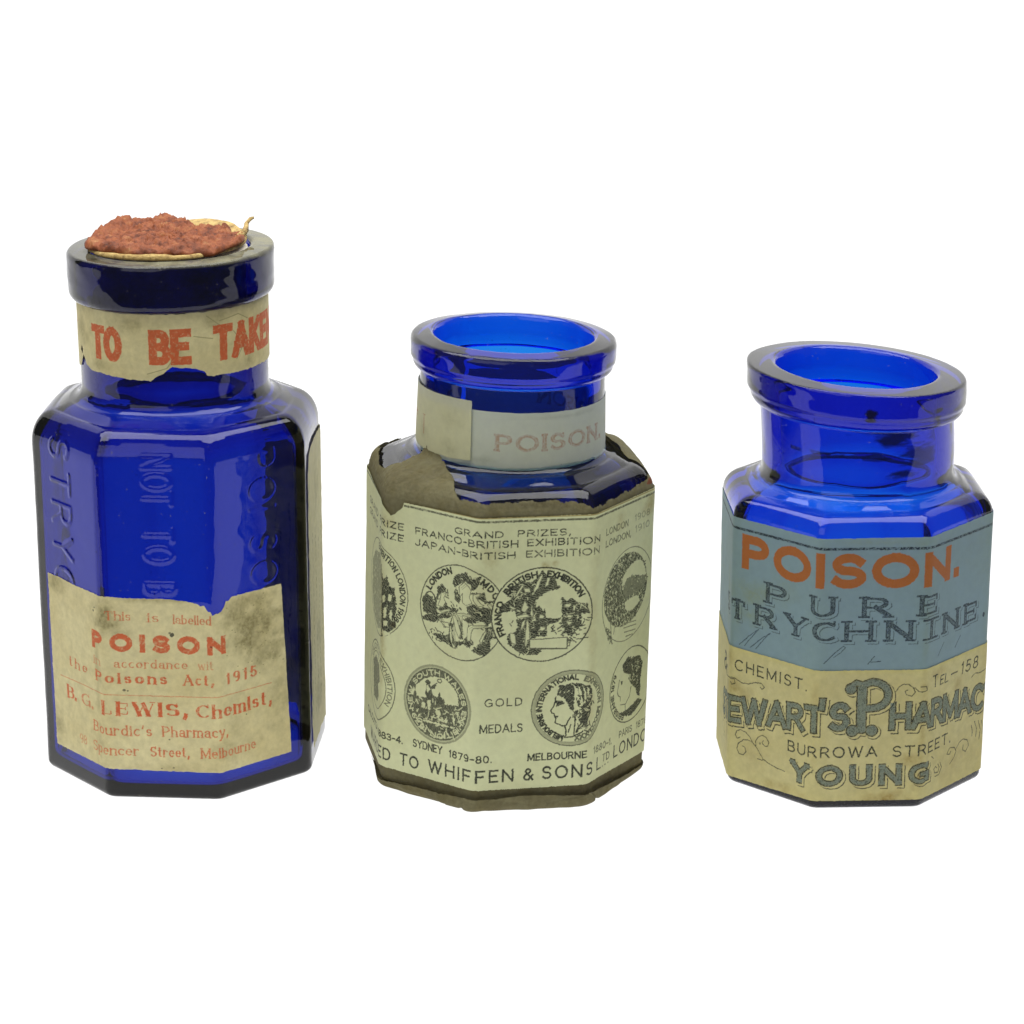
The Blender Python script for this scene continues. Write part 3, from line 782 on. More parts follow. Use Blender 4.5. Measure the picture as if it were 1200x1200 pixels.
 'm4h': [[(49,141),(52.4,139.1),(53.9,129.4),(52.1,122.6),(54,113.8),(50.8,111.3),(49.6,122.7)],[(53.5,142.5),(57.4,136.2),(58.7,124.9),(58.4,108.3),(56.7,110.2),(56.5,126.7),(54.1,136.4)],[(58.1,142.7),(62.5,134.2),(62.9,123.8),(60.5,118.7),(61,130.8)],[(64,139.4),(66.2,136.7),(65.3,127.1),(63.8,132.4)],[(54.2,107.7),(55.9,106.7),(55.6,104.1),(53.9,105.1)],[(64,114.1),(65.7,113.2),(65,111.5)],[(68.6,127),(69.9,126),(69.1,123.5)],[(65.1,108),(66,106.2),(65.2,104.5)],[(61.2,98.6),(62.5,96.8),(61,94.2)],[(31.7,136.6),(33.3,136.5),(33.4,133.9),(31.7,134.9)],[(35.9,135.5),(37.6,134.6),(36.8,132.9)],[(41.6,137),(43.3,136),(41.7,134.4)],[(45.1,133.3),(46.8,132.4),(45.1,131.6)],[(54.5,99.8),(56.2,98.8),(54.8,91.9),(53.1,91.1)],[(56.5,89.2),(64,91.4),(56.7,84.8),(53.4,83.2)]],
 'm4l': [[(26.7,123.8),(25.6,118.7),(22,113.2),(23.8,110.1),(25.9,109.5),(26.8,106.4),(31,105.3)],[(26.8,106.4),(28.6,102.9),(27.5,98.6),(30.4,96.7),(36.4,94.2),(40.9,94.4)],[(40.9,94.4),(42.8,99.5),(46,104.6)],[(39.3,93.6),(40.7,88.3),(40.9,83),(38.9,79.6)],[(38.9,79.6),(47.7,80),(57.6,83.9),(65.7,89.6)],[(43.3,85.5),(46.3,95)],[(50,110.5),(51.1,103.5),(50.6,92.1),(50.1,82.5)],[(27.7,129.9),(27,125.6)]],
 'm5h': [[(126.5,250.7),(132.1,258.6),(145.6,266.3),(159.6,267.8),(170.9,264),(178.2,251.7),(180.4,244.1),(169,247.1),(151.3,251.8),(137.4,250.3),(128.6,242.3)],[(134.6,223.4),(148.6,224.8),(164.4,223.9),(168.3,215),(156,209.7),(141.8,210.1),(135.2,214.5)]],
 'm5d': [[(134.4,247.7),(148.1,252.7),(154.9,246.5),(169,247.1),(178.8,243.7),(176.6,231.2),(160.9,228.4),(135.8,228.2),(128.9,237.9)]],
 'm5l': [[(102.7,214.9),(107.4,191.1)],[(115.6,206.1),(112.1,189.7)],[(131.5,201.7),(156.7,199.8)],[(133.4,196.8),(162,193.1)],[(133.8,191.4),(162.3,188.6)],[(135.7,185.6),(161.1,182.8)],[(139.3,179.4),(155.1,178.4)]],
 'm6f': [[(135.4,145.4),(147.5,152.4),(155.7,149.1),(173.3,147.5),(180.5,136.5),(177.4,114.3),(177.2,94.7),(170.5,98.5),(168.4,106.3),(156.5,116.1),(149.5,124.4),(154,128.4),(139.4,134.5),(137.4,139.5)],[(132.1,126.1),(138.4,125.1),(135.7,119.7)],[(133.3,85.9),(152.3,86.2),(174.2,92.9),(184.2,88.1),(168.7,79.4),(157.8,75.6),(140,80.2)]],
 'm6l': [[(130.4,128.4),(126.7,113.6),(128.5,109.5),(133.5,106.2),(133.9,100.8)],[(134.2,96.3),(145.4,93.7)],[(145.4,93.7),(154.4,101.6),(156.8,111.6)],[(145.5,92.8),(145.9,86.4)]],
 'm0f': [[(-198.3,259.4),(-193.9,245.8),(-188.7,254.1),(-184.3,240.6),(-180,239.7),(-177.9,242),(-176.7,229.6),(-174.4,219.2),(-176.3,206.1),(-173.9,193.9),(-182.3,188.4),(-197,176)]],
 'm0h': [[(-195.7,227.4),(-190.4,230.3),(-191.4,221),(-195.6,218.3)],[(-187.3,231),(-181,232.3),(-182.9,222.8),(-187.2,223.7)],[(-193.3,211.5),(-188.1,216.3),(-188.9,203.4),(-193.1,200.6)],[(-183.8,211.8),(-181.7,214),(-180.4,199.8),(-184.7,202.5)],[(-195,185.6),(-182.3,184.8),(-192.8,177),(-195,180.2)],[(-193.1,197),(-186.7,198.4),(-188.8,192.5),(-193,191.6)]],
 'o1': [[(-167.1,62.4),(-171.4,59.6),(-174.7,62.9),(-173,68.2),(-166.7,71.5),(-159.1,70.4),(-152.6,65.8),(-148.7,60.4),(-143.5,56.5),(-138.3,50.5),(-133.1,44.5),(-125.5,41.3),(-112.9,38.5),(-101.1,37.6)],[(-148.7,60.4),(-155,61.9),(-162.6,59.9),(-170,53.5),(-171.7,46.7),(-168.3,41.2),(-162,41.3),(-158.3,46.1),(-159.8,51),(-163.6,52.1)],[(-143.6,57.6),(-144.4,62.7),(-141.4,68.8),(-135.3,73.1),(-129,72.2),(-125.1,66.9),(-126.8,61.7),(-131.2,61),(-135,63.7),(-132.6,67)],[(-141.2,42.3),(-134.3,42.6),(-130.6,44.2)]],
 'o2': [[(-206.8,127.5),(-177.8,133.1),(-167.2,129.7),(-156.8,131),(-146.5,135),(-138.2,136.3),(-134,133),(-136.9,129.1),(-140.5,131.3)],[(-185.2,130.3),(-177.8,131.4),(-176.6,126.4),(-181.8,124.2),(-184,127.1)]],
 'o3': [[(29,144.3),(33,151.1),(37.7,154),(43.8,153.5),(48.9,149.6),(51.5,144.3),(48.1,139.2),(41.9,140.6),(39.9,145.2),(42.9,147.1)],[(50.1,149.5),(55.1,144.9),(60,143.6),(66,145),(64.6,149.9),(57.3,150.1)],[(153.8,136.2),(161.1,139.5),(172.2,137.1),(180.8,138.7),(186.3,138.6)]],
 'o4': [[(117.5,38.8),(125.6,45.1),(129.4,51.9),(125.7,57.7),(115.8,59.9),(111,53.4),(116.5,51.8),(119.4,54.9)],[(128.1,53.6),(135.1,60.9),(143.6,63),(152.7,58.4),(155.5,50.9),(149.4,45.3),(143.7,49),(144.2,55.5)],[(158.9,75.2),(161.7,67.7),(161.6,61.1)],[(165.1,78.7),(170.4,67.9),(169.1,57.5)],[(172.9,77.8),(178.4,64.2),(176.1,52.8)],[(179.6,75.9),(183.7,66.7),(183,57.5)]],
 'o5': [[(79.7,60.1),(84.2,56.1)],[(97.6,47.5),(101.3,40.4),(96.6,32.5),(88.1,32.5)],[(93.4,46.8),(96.9,41.7),(94.2,35.9),(87.7,37.2),(85.6,42.5),(89.3,44.7),(92.7,41.7)]],
 'scr': [[(-173,175),(-156.6,191),(-144.5,200.8)],[(-165.5,175.3),(-154,189.6),(-144.5,200.8)],[(-156.7,175.4),(-141.6,189.5),(-127.8,200.2)],[(-148.6,175.8),(-136.7,190.7),(-127.8,200.2)],[(-54.1,179.1),(-41.6,192.6),(-32.2,200.1),(-29.8,198.4),(-35.2,192.5),(-43.1,186.6)],[(-4,178.4),(3.7,187.7)],[(3.9,180.8),(11.2,181.6)],[(-4,178.4),(3.7,187.7)],[(-0.9,180.6),(10.4,181.3)],[(84.6,180.7),(96.1,194.9)],[(118.3,182.1),(128.6,194.9)]],
}
# ---------------------------------------------------------------- the three bottles
B1 = Bottle(158.2, -0.0676, 402, [(134, 439), (122, 446)], [(108.2, 462), (109, 565)],
            ell((109, 565), (118, 577), False, 6) + [(119, 590), (119, 614)] + ell((119, 614), (115, 620.5), True, 5)
            + [(96, 621.5)] + ell((96, 621.5), (90.5, 616), False, 5), 0.02, 0.0, 470)
B2 = Bottle(156.5, 0.1956, 343, [(133, 372), (121, 380)], [(109, 393), (106.5, 477)],
            ell((106.5, 477), (116, 487), False, 6) + [(118.5, 492), (119, 507)] + ell((119, 507), (113, 515.5), True, 6)
            + [(97, 518)] + ell((97, 518), (91, 511), False, 5), -0.012, 0.0, 395, -5.0)
B3 = Bottle(149.1, 0.0362, 327, [(127, 351.5), (120, 357)], [(110.6, 371), (111.4, 440)],
            ell((111.4, 440), (123, 453), False, 6) + [(125.6, 458), (126, 481)] + ell((126, 481), (123.5, 485), True, 4)
            + [(98, 486.5)] + ell((98, 486.5), (91.5, 481), False, 5), -0.070, -4.5, 372)
G1 = glass_mat("deep cobalt glass", .010, (0.14, 0.50, 0.858, 1), 617.5)
G2 = glass_mat("cobalt glass", .008, (0.10, 0.67, 0.934, 1))

def bottle_root(B, x, y, label, lean=0.0, z=0.0):
    e = empty("poison_bottle", (x * U, y * U, (z + .4) * U))
    e.rotation_euler = (0, lean, 0)
    tag(e, label, "bottle")
    return e
R1 = bottle_root(B1, -390.8, 18.0, "tallest cobalt blue octagonal bottle, corked, with a red printed paper label low on its front")
R2 = bottle_root(B2, -11.45, -14.2, "open cobalt blue bottle wrapped in torn grey paper under a cream label of engraved medals", 0.026, 9.8)
R2.scale = (0.9958, 0.9958, 0.9958)
R3 = bottle_root(B3, 400.3, -18.3, "open cobalt blue bottle with a grey blue label pasted above a cream pharmacy label")

B1.glass(B1.inner(90.5, 600, 464, 400, 14, 13), G1, R1, {-1: 110, 0: 110, 1: 110}, EMB1, 3)
B2.glass(B2.inner(90.0, 495, 402, 334, 15, 8), G2, R2, None, None, 8)
B3.glass(B3.inner(91.0, 465, 377, 322, 15, 16), G2, R3, None, None, 21)
# ---------------------------------------------------------------- paper
RED = (.62, .105, .03)
def arcdeg(B, r0):
    """neck sheets are drawn in arc units; returns converters between degrees and arc units"""
    return lambda deg: math.radians(deg) * r0

def neck_sheet(B, name, deg, z, res, off, mask, mats, parent, cv, r0, rz, disp=None):
    """a band of paper round the neck: grid regular in angle"""
    A0, A1 = math.radians(deg[0]) * r0, math.radians(deg[1]) * r0
    na = int((A1 - A0) * res) + 1; nz = int((z[1] - z[0]) * res) + 1
    A, Z = np.meshgrid(np.linspace(A0, A1, na), np.linspace(z[0], z[1], nz))
    phi = A / r0
    k = np.round(phi / (math.pi / 4))
    s = k * B.L + B.a * np.tan(phi - k * math.pi / 4)
    r = np.interp(Z, rz[0], rz[1])
    o = off + (disp(A, Z) if disp is not None else 0)
    X_, Y_, Z_ = B.ring(s, r, Z, 1.0, o)
    co = np.stack([X_, Y_, Z_], -1).reshape(-1, 3)
    i = np.arange(nz - 1)[:, None]; j = np.arange(na - 1)[None, :]
    q = np.stack([i * na + j, i * na + j + 1, (i + 1) * na + j + 1, (i + 1) * na + j], -1).reshape(-1, 4)
    M = (mask(A, Z) > 0).ravel()
    q = q[M[q].all(1)]
    used = np.zeros(len(co), bool); used[q.ravel()] = True
    remap = np.cumsum(used) - 1
    ob = mesh_np(name, co[used], remap[q], mats, parent)
    at = ob.data.attributes.new("print", 'FLOAT_COLOR', 'POINT')
    at.data.foreach_set("color", np.ascontiguousarray(cv.L.reshape(-1, 4)[used], np.float32).ravel())
    return ob

def jag(f, amp, fr, seed):
    """tear a mask's outline a little"""
    def g(S, V):
        return f(S + (fbm(S * fr, V * fr, seed, 3) - .5) * amp, V + (fbm(S * fr + 40, V * fr, seed + 1, 3) - .5) * amp)
    return g

# ---- tall bottle: neck band
r0 = 109.0
D1 = lambda d: math.radians(d) * r0
cv = Canvas((D1(-105), D1(125)), (480, 566), 3.0)
for w, a, b in (("NOT", -114, -73), ("TO", -46.5, -21.5), ("BE", -4.6, 20.7), ("TAKEN", 34, 98)):
    cv.text(w, D1(a), D1(b), 506.5, 41, weight=.235, gap=.34, layer=1, val=.95)
cv.worn(5, .15, .45, .5, (1,), .45)
for q in ((-60, 535, 26, 18, .5), (-12, 553, 30, 12, .5), (10, 520, 12, 26, .55), (35, 555, 22, 14, .55), (60, 500, 18, 12, .6), (-40, 500, 20, 10, .5), (78, 545, 26, 20, .45), (18, 490, 14, 10, .6)):
    cv.stain(D1(q[0]), q[1], q[2] * .9, q[3] * .9, q[4] * .8, int(q[1]))
for P in ([(30, 560), (38, 548), (44, 540), (42, 530)], [(38, 552), (52, 556), (60, 548)], [(22, 538), (34, 533)], [(12, 520), (6, 503), (-6, 496)], [(48, 538), (56, 520), (50, 505)]):
    cv.lines([[(D1(a), z) for a, z in P]], .9, 2, .8)
tear = [(-105, 486), (-72, 486), (-66, 488), (-59, 505), (-55, 495), (-48, 490), (-40, 490.5), (-20, 488.5), (-4, 488), (5, 499), (9, 504), (16, 502.5), (24, 500), (28, 496), (31, 490.5), (60, 490), (125, 490), (125, 565), (-105, 565)]
m1 = jag(poly_mask([(D1(a), z) for a, z in tear]), 2.4, .25, 3)
hole = poly_mask([(D1(-64), 509), (D1(-62), 515), (D1(-60), 511), (D1(-61.5), 505)])
PB1 = paper_mat("aged red printed paper", (.725, .645, .345), red=RED, stain=(.29, .25, .11), mott=.26, spec=.2)
cv.bleed(7)
neck_sheet(B1, "neck_label", (-105, 125), (480, 566), 3.0, .9, lambda a, z: m1(a, z) * (1 - hole(a, z)), [PB1], R1, cv, r0, ([462, 565], [108.2, 109.0]),
           lambda a, z: .5 * fbm(a * .09, z * .09, 4, 3))

# ---- tall bottle: front label
cv = Canvas((-180, 175), (30, 255), 2.6)
SER = dict(serif=.15, contrast=.06, layer=1)
cv.text("This", -62, -31, 219.5, 11.5, weight=.16, val=.75, **SER)
cv.text("is", -12, 1, 218.5, 11.5, weight=.16, val=.8, **SER)
cv.text("labelled", 17, 61, 217, 11.5, weight=.15, z1=216, val=.8, **SER)
cv.text("POISON", -85, 78, 182.5, 22, weight=.29, gap=.62, layer=1, val=.95, z1=180)
cv.text("in", -83, -70, 163, 11, weight=.15, val=.65, **SER)
cv.text("accordance", -53, 32, 162.3, 11, weight=.16, gap=.34, val=.8, **SER)
cv.text("wit", 44, 62, 162, 11, weight=.14, val=.6, **SER)
cv.text("the", -136, -98, 145, 13, weight=.2, gap=.5, val=.85, **SER)
cv.text("Poisons", -80, 8, 143, 14, weight=.24, gap=.48, val=.92, serif=.17, contrast=.09, layer=1)
cv.text("Act,", 26, 62, 142.5, 14, weight=.2, gap=.42, val=.9, serif=.17, contrast=.08, layer=1)
cv.text("1915", 77, 121, 141.5, 14.5, weight=.22, gap=.62, val=.85, serif=.12, contrast=.1, layer=1)
cv.lines([[(-156, 128), (-110, 129.5), (141, 128.5)]], 1.0, 1, .7)
FAT = dict(serif=.17, contrast=.05, layer=1)
cv.text("B.", -143, -123, 103.5, 17.5, weight=.24, val=.9, **FAT)
cv.text("G.", -113, -88, 103.5, 17, weight=.22, val=.7, **FAT)
cv.text("LEWIS,", -71, 31, 103.5, 18, weight=.27, gap=.44, val=.97, **FAT)
cv.text("Chemist,", 40, 141, 102.5, 18, weight=.21, gap=.36, val=.95, **FAT)
cv.text("Bourdic's", -89, -12, 79, 13.5, weight=.15, gap=.3, val=.85, serif=.14, contrast=.08, layer=1)
cv.text("Pharmacy,", 0, 78, 79, 13.5, weight=.15, gap=.3, val=.85, serif=.14, contrast=.08, layer=1)
cv.text("98", -120, -105, 54.5, 12, weight=.14, val=.65, serif=.1, contrast=.08, layer=1)
cv.text("Spencer", -92, -28, 54.5, 13, weight=.15, val=.8, serif=.14, contrast=.08, layer=1)
cv.text("Street,", -15, 31, 54, 13, weight=.16, gap=.34, val=.9, serif=.14, contrast=.08, layer=1)
cv.text("Melbourne", 44, 116, 53.5, 13, weight=.15, gap=.3, val=.8, serif=.14, contrast=.08, layer=1)
cv.worn(8, .15, .5, .45, (1,), .5)
cv.fill([(56, 210), (60, 214), (64, 212), (63, 206)], 1, 0)
for q in ((-60, 226, 24, 22, .85), (-50, 205, 18, 10, .55), (118, 205, 42, 40, .8), (95, 225, 30, 22, .6), (135, 168, 32, 24, .55), (100, 182, 40, 14, .35), (-160, 240, 20, 14, .6), (-165, 60, 14, 26, .5), (-76, 140, 6, 95, .35), (80, 60, 40, 16, .35), (150, 110, 16, 40, .35), (10, 40, 120, 8, .3), (0, 246, 60, 5, .5), (-75, 60, 20, 24, .3), (90, 90, 20, 40, .25)):
    cv.stain(q[0], q[1], q[2], q[3], q[4], int(q[0]) + 200)
cv.disc(15.5, 204, 2.6, 2.6, 0, .9); cv.disc(13, 206, 1.5, 1.5, 0, .7)
for x, y, r in ((-42, 135.5, 1.9), (-38, 134.8, 1.2), (8, 76, 1.1), (-79, 228, 1.6), (-77, 232, 1.2), (12, 41, 1.3), (-2, 40, 1), (104, 99, 1), (60, 190, 1.2)):
    cv.disc(x, y, r, r * .8, 0, .75)
for k in range(60):
    x, y = rng.normal(118, 20), rng.normal(196, 24)
    cv.disc(x, y, .8 + .5 * rng.random(), .6, 2, .9)
lab = [(-173, 250), (-150, 250.5), (-120, 249), (-78, 249.3), (-40, 247), (10, 247), (30, 245), (46, 242), (49, 239), (53, 240), (56, 236), (58, 233), (61, 232), (63, 228), (66, 230), (73, 231), (77, 236), (80, 243), (84, 242), (88, 246), (158.5, 246), (167.5, 35.2), (71, 35.6), (-76, 38), (-171, 37.5)]
ml = jag(poly_mask(lab), 1.6, .35, 9)
def edge_white(cv, pts, w=1.6):
    pass
cv.bleed(14)
B1.sheet("front_label", (-180, 175), (30, 255), 2.6, .9, ml, [PB1], R1, lambda S, V: cv.L,
         lambda S, V: .9 * (fbm(S * .05, V * .05, 31, 3) - .3) + 1.0 * np.exp(-((np.abs(S) - 66) / 3.5) ** 2) * fbm(S * 0, V * .06, 2, 2))

# ---- tall bottle: paper on the right-hand side
cv = Canvas((203, 440), (20, 400), 1.4)
for k in range(9):
    x = 214 + k * 24
    z = 285
    while z > 60:
        h = 2 + 6 * rng.random()
        cv.lines([[(x + rng.normal(0, .5), z), (x + rng.normal(0, .5), z - h)]], 1.5, 0, .8)
        z -= h + 1.5 + 4 * rng.random()
for k in range(14):
    cv.stain(203 + 237 * rng.random(), 30 + 340 * rng.random(), 18, 30, .4, k + 60)
ms = jag(poly_mask([(207, 366), (214, 371), (222, 384), (240, 392), (300, 393), (436, 392), (436, 26), (209, 27), (205, 60), (206.5, 130), (205, 200), (207, 280)]), 4, .12, 17)
PB1s = paper_mat("plain aged paper", (.54, .505, .30), stain=(.20, .19, .10), mott=.2)
B1.sheet("side_label", (203, 440), (20, 400), 1.4, .9, ms, [PB1s], R1, lambda S, V: cv.L, lambda S, V: 1.2 * fbm(S * .06, V * .06, 5, 3))

# ---- wrapped bottle: grey wrapping paper
PW = paper_mat("coarse grey brown wrapping paper", (.175, .158, .085), trans=.13, dark=(.02, .02, .016), red=(.20, .035, .018), stain=(.10, .085, .045), rough=.85, spec=.15, mott=.34, scale=1500, mscale=420)
cps = [(-520, 374), (-455, 368), (-400, 366), (-330, 372), (-300, 370), (-262, 362), (-240, 366), (-232, 384), (-225, 406), (-217, 421), (-196, 422), (-176, 420), (-160, 414), (-148, 408), (-136, 398), (-124, 393), (-113, 385), (-107, 374), (-98, 363), (-60, 361), (-20, 362), (20, 363), (55, 359), (66, 352), (100, 354.5), (150, 356), (190, 361), (205, 368), (222, 392), (260, 404), (330, 409), (390, 405), (430, 388), (470, 378), (520, 374)]
cs_, cvv = np.array([c[0] for c in cps], float), np.array([c[1] for c in cps], float)
def fold_line(S):
    return 11.5 - 9.0 * np.minimum(1, np.abs(S + 5) / 190) + 2.4 * (fbm(S * .035, S * 0, 77, 3) - .5)
def wrap_mask(S, V):
    top = np.interp(S, cs_, cvv) + (fbm(S * .12, S * 0 + 3, 6, 4) - .5) * 5 + (fbm(S * .6, S * 0 + 3, 16, 2) - .5) * 2.5
    return ((V < top) & (V > -11)).astype(float)
cvw = Canvas((-519, 519), (-30, 428), 1.4)
for q in ((-190, 372, 40, 20, .5), (-150, 385, 20, 20, .4), (0, 358, 90, 5, .6), (60, 8, 26, 12, .7), (-120, 2, 60, 6, .5), (120, 6, 40, 10, .7)):
    cvw.stain(*q, seed=int(q[0]) + 300)
cvw.fill([(180, 353), (187, 358), (196, 359), (198, 354), (190, 351)], 1, .7)
cvw.fill([(74, 8), (80, 16), (85, 14), (82, 5)], 2, 0)
def wrap_disp(S, V):
    low = sstep(24, 4, V)
    d = 1.1 + 1.6 * (fbm(S * .03, V * .05, 12, 3) - .35) * sstep(300, 360, V)
    fold = np.abs(fbm(S * .022 + V * .03, V * .05 - S * .006, 44, 2) - .5) * 2
    fold2 = np.abs(fbm(S * .03 - V * .05 + 9, V * .06, 47, 2) - .5) * 2
    front = sstep(-255, -205, S) * sstep(225, 180, S)
    d = d - .6 * low * front
    d = d * sstep(-18, -4, V) + .3
    # torn strip standing off the glass at the back right, and the left edge
    d = d + 5 * sstep(205, 250, S) * sstep(455, 400, S) * sstep(352, 400, V)
    d = d + 2 * sstep(-235, -260, S) * sstep(-400, -330, S) * sstep(345, 368, V)
    d = d + .8 * (fbm(S * .25, V * .25, 3, 3) - .5) * sstep(340, 356, V)
    return np.maximum(d, .25)
wrapper = B2.sheet("paper_wrapper", (-519, 519), (-30, 428), 1.4, 0., wrap_mask, [PW], R2, lambda S, V: cvw.L, wrap_disp)

# the turned-up lower end of the wrapper, standing a little off the bottle
def fold_mask(S, V):
    top = fold_line(S) + 1.0 + (fbm(S * .3, S * 0, 61, 3) - .5) * 1.6
    return ((V < top) & (S > -262) & (S < 232)).astype(float)
def fold_disp(S, V):
    f1 = np.abs(fbm(S * .022 + V * .03, V * .05 - S * .006, 44, 2) - .5) * 2
    pinch = np.exp(-((S - 66 - (11 - V) * 1.6) / 3.2) ** 2) + .8 * np.exp(-((S + 72 + (11 - V) * .5) / 2.8) ** 2) + .6 * np.exp(-((V - 2 - (S - 20) * .12) / 1.8) ** 2) * (S > 20) * (S < 66) + .7 * np.exp(-((V + 1 + (S + 150) * .05) / 1.8) ** 2) * (S < -100)
    ends = sstep(-262, -150, S) * sstep(220, 110, S)
    lift = 1.2 + ends * (4.6 * (.55 + .75 * fbm(S * .03, S * 0, 66, 3)) + 2.0 * (1 - f1) ** 2 - 2.2 * pinch)
    return 1.4 + lift * sstep(-16, 1, V) + ends * 1.5 * np.exp(-((S + 185) / 45) ** 2) * sstep(-14, -2, V)
B2.sheet("folded_end", (-264, 234), (-22, 20), 1.8, 0., fold_mask, [PW], R2, lambda S, V: np.stack([0 * S, 0 * S, .35 * sstep(.5, .8, fbm(S * .06, V * .06, 3, 3)), 1 + 0 * S], -1), fold_disp).parent = wrapper

# ---- wrapped bottle: printed label of medals
cv = Canvas((-420, 330), (15, 349), 2.4)
INK = 1.
cv.lines([[(-420, 341.5), (-190, 341.5)], [(-166, 341.5), (330, 341.5)]], 2.3, 0, .85)
cv.lines([[(-420, 345.5), (330, 345.5)]], 1.3, 2, .9)
TH = dict(weight=.175, gap=.30, space=.75)
cv.text("GRAND", -96, -38, 322.5, 8.2, **TH); cv.text("PRIZES,", -22, 39, 323, 8.2, **TH)
cv.text("FRANCO-BRITISH", -150, -21, 310.8, 8.8, **TH); cv.text("EXHIBITION", -11, 75, 311.5, 8.8, **TH)
cv.text("LONDON", 88, 136, 314.5, 8.6, val=.75, **TH); cv.text("1908", 150, 184, 316.5, 8.6, val=.5, **TH)
cv.text("PRIZE", -212, -166, 311, 8.8, **TH)
cv.text("GRAND", -290, -226, 311, 8.8, **TH)
cv.text("JAPAN-BRITISH", -150, -24, 297.5, 8.8, **TH); cv.text("EXHIBITION", -12, 75, 298.2, 8.8, val=.9, **TH)
cv.text("LONDON,", 88, 143, 300.5, 8.6, val=.85, **TH); cv.text("1910", 152, 184, 302.5, 8.6, val=.5, **TH)
cv.text("PRIZE", -212, -166, 297.5, 8.8, **TH)
cv.text("GRAND", -290, -226, 297.5, 8.8, **TH)
cv.worn(13, .25, .5, .5, (0,), .55)

def ringtext(txt, c, h, a0, a1, **k):
    cv.text(txt, 0, 0, 0, h, path=(c[0], c[1], c[2], c[3], a0, a1), **k)
def fills(key, val, **k):
    for P in FIG[key]: cv.fill(P, 0, val, **k)

def clutter(c, seed, n=60, lo=.3, hi=.95, dark=True):
    """loose burin strokes inside a medal"""
    r_ = np.random.default_rng(seed)
    for i in range(n):
        a, q = r_.random() * 6.28, math.sqrt(r_.random()) * .86
        x, z = c[0] + c[2] * q * math.cos(a), c[1] + c[3] * q * math.sin(a)
        b, l = r_.random() * 3.14, 2 + 5 * r_.random()
        yield [(x, z), (x + l * math.cos(b), z + l * math.sin(b))]

def flicks(c, n, seed, dark=.5, flow=None, w=(.7, 1.2), l=(2, 6)):
    """engraver's short curved cuts, dark on light and light on dark, roughly following a direction"""
    r_ = np.random.default_rng(seed)
    D, Lt = [], []
    for i in range(n):
        a, q = r_.random() * 6.283, math.sqrt(r_.random())
        x, z = c[0] + c[2] * q * math.cos(a), c[1] + c[3] * q * math.sin(a)
        b = (flow(x, z) if flow else 0) + r_.normal(0, .55)
        k, n_ = r_.normal(0, .22), l[0] + (l[1] - l[0]) * r_.random()
        P = [(x, z)]
        for t in range(4):
            b += k
            P.append((P[-1][0] + n_ / 4 * math.cos(b), P[-1][1] + n_ / 4 * math.sin(b)))
        (D if r_.random() < dark else Lt).append(P)
    cv.lines(Lt, w[0] + .25, 0, .04); cv.lines(D, w[1], 0, .97)
# seated figures
m = (-87, 230, 54, 56)
cv.ring(*m, 1.4, 0, .9)
fills("m1f", INK, tex=cv.engrave(21, .5, .20, .7, .9))
flicks((-92, 236, 34, 20), 50, 201, .5, lambda x, z: 1.9 - (x + 90) * .02)
flicks((-84, 212, 40, 22), 80, 202, .55, lambda x, z: -1.3 + (x + 84) * .02)
flicks((-76, 262, 20, 12), 40, 203, .6, lambda x, z: 1.2)
flicks((-116, 198, 14, 8), 16, 204, .9, lambda x, z: -.35)
fills("m1h", 0.)
for P in FIG["m1h"]: cv.lines([list(P) + [P[0]]], .8, 0, .85)
cv.lines([[(p[0] + dx, p[1] + dz) for p in P[:3]] for P in FIG["m1h"] for dx, dz in ((2.6, -1.2), (4.4, -2.6))], .6, 0, .55)
cv.ring(-128, 233, 8, 14, 1.8, 0, .9); cv.ring(-128, 233, 3.6, 8, 1.6, 0, .85)
ringtext("LONDON", (-87, 230, 43.5, 45.5), 8.2, 155, 106, weight=.25, gap=.3)
ringtext("MDC", (-87, 230, 43.5, 45.5), 8.2, 56, 26, weight=.25, gap=.5)
# winged figure and landscape; sits over its neighbour
m = (8.5, 230, 58, 56)
cv.disc(m[0], m[1], m[2] + .5, m[3] + .5, 0, 0.)
cv.ring(*m, 1.6, 0, .95)
fills("m2f", INK, tex=cv.engrave(31, .5, .20, .7, 1.3))
flicks((-16, 252, 20, 20), 60, 211, .5, lambda x, z: .9 + (x + 16) * .01)
flicks((-16, 205, 13, 28), 60, 212, .5, lambda x, z: 1.5)
flicks((50, 226, 15, 18), 60, 213, .5, lambda x, z: .8 * math.sin(x * .5 + z * .4))
flicks((16, 214, 26, 6), 40, 214, .7, lambda x, z: .1, l=(2, 5))
flicks((42, 202, 18, 7), 22, 215, .9, lambda x, z: -.3)
fills("m2h", 0.)
for P in FIG["m2h"][:-1]: cv.lines([list(P) + [P[0]]], .7, 0, .8)
cv.lines(FIG["m2l"], 1.1, 0, .9)
ringtext("FRANCO", (8.5, 230, 46.5, 44.5), 8.6, 208, 160, weight=.25, gap=.3)
ringtext("BRITISH", (8.5, 230, 46.5, 44.5), 8.8, 146, 98, weight=.25, gap=.28)
ringtext("EXHIBITION", (8.5, 230, 46.5, 44.5), 8.8, 84, 26, weight=.25, gap=.28)
cv.fill(FIG["m2h"][-1], 0, 0.); cv.lines([list(FIG["m2h"][-1]) + [FIG["m2h"][-1][0]]], 1.0, 0, .9)
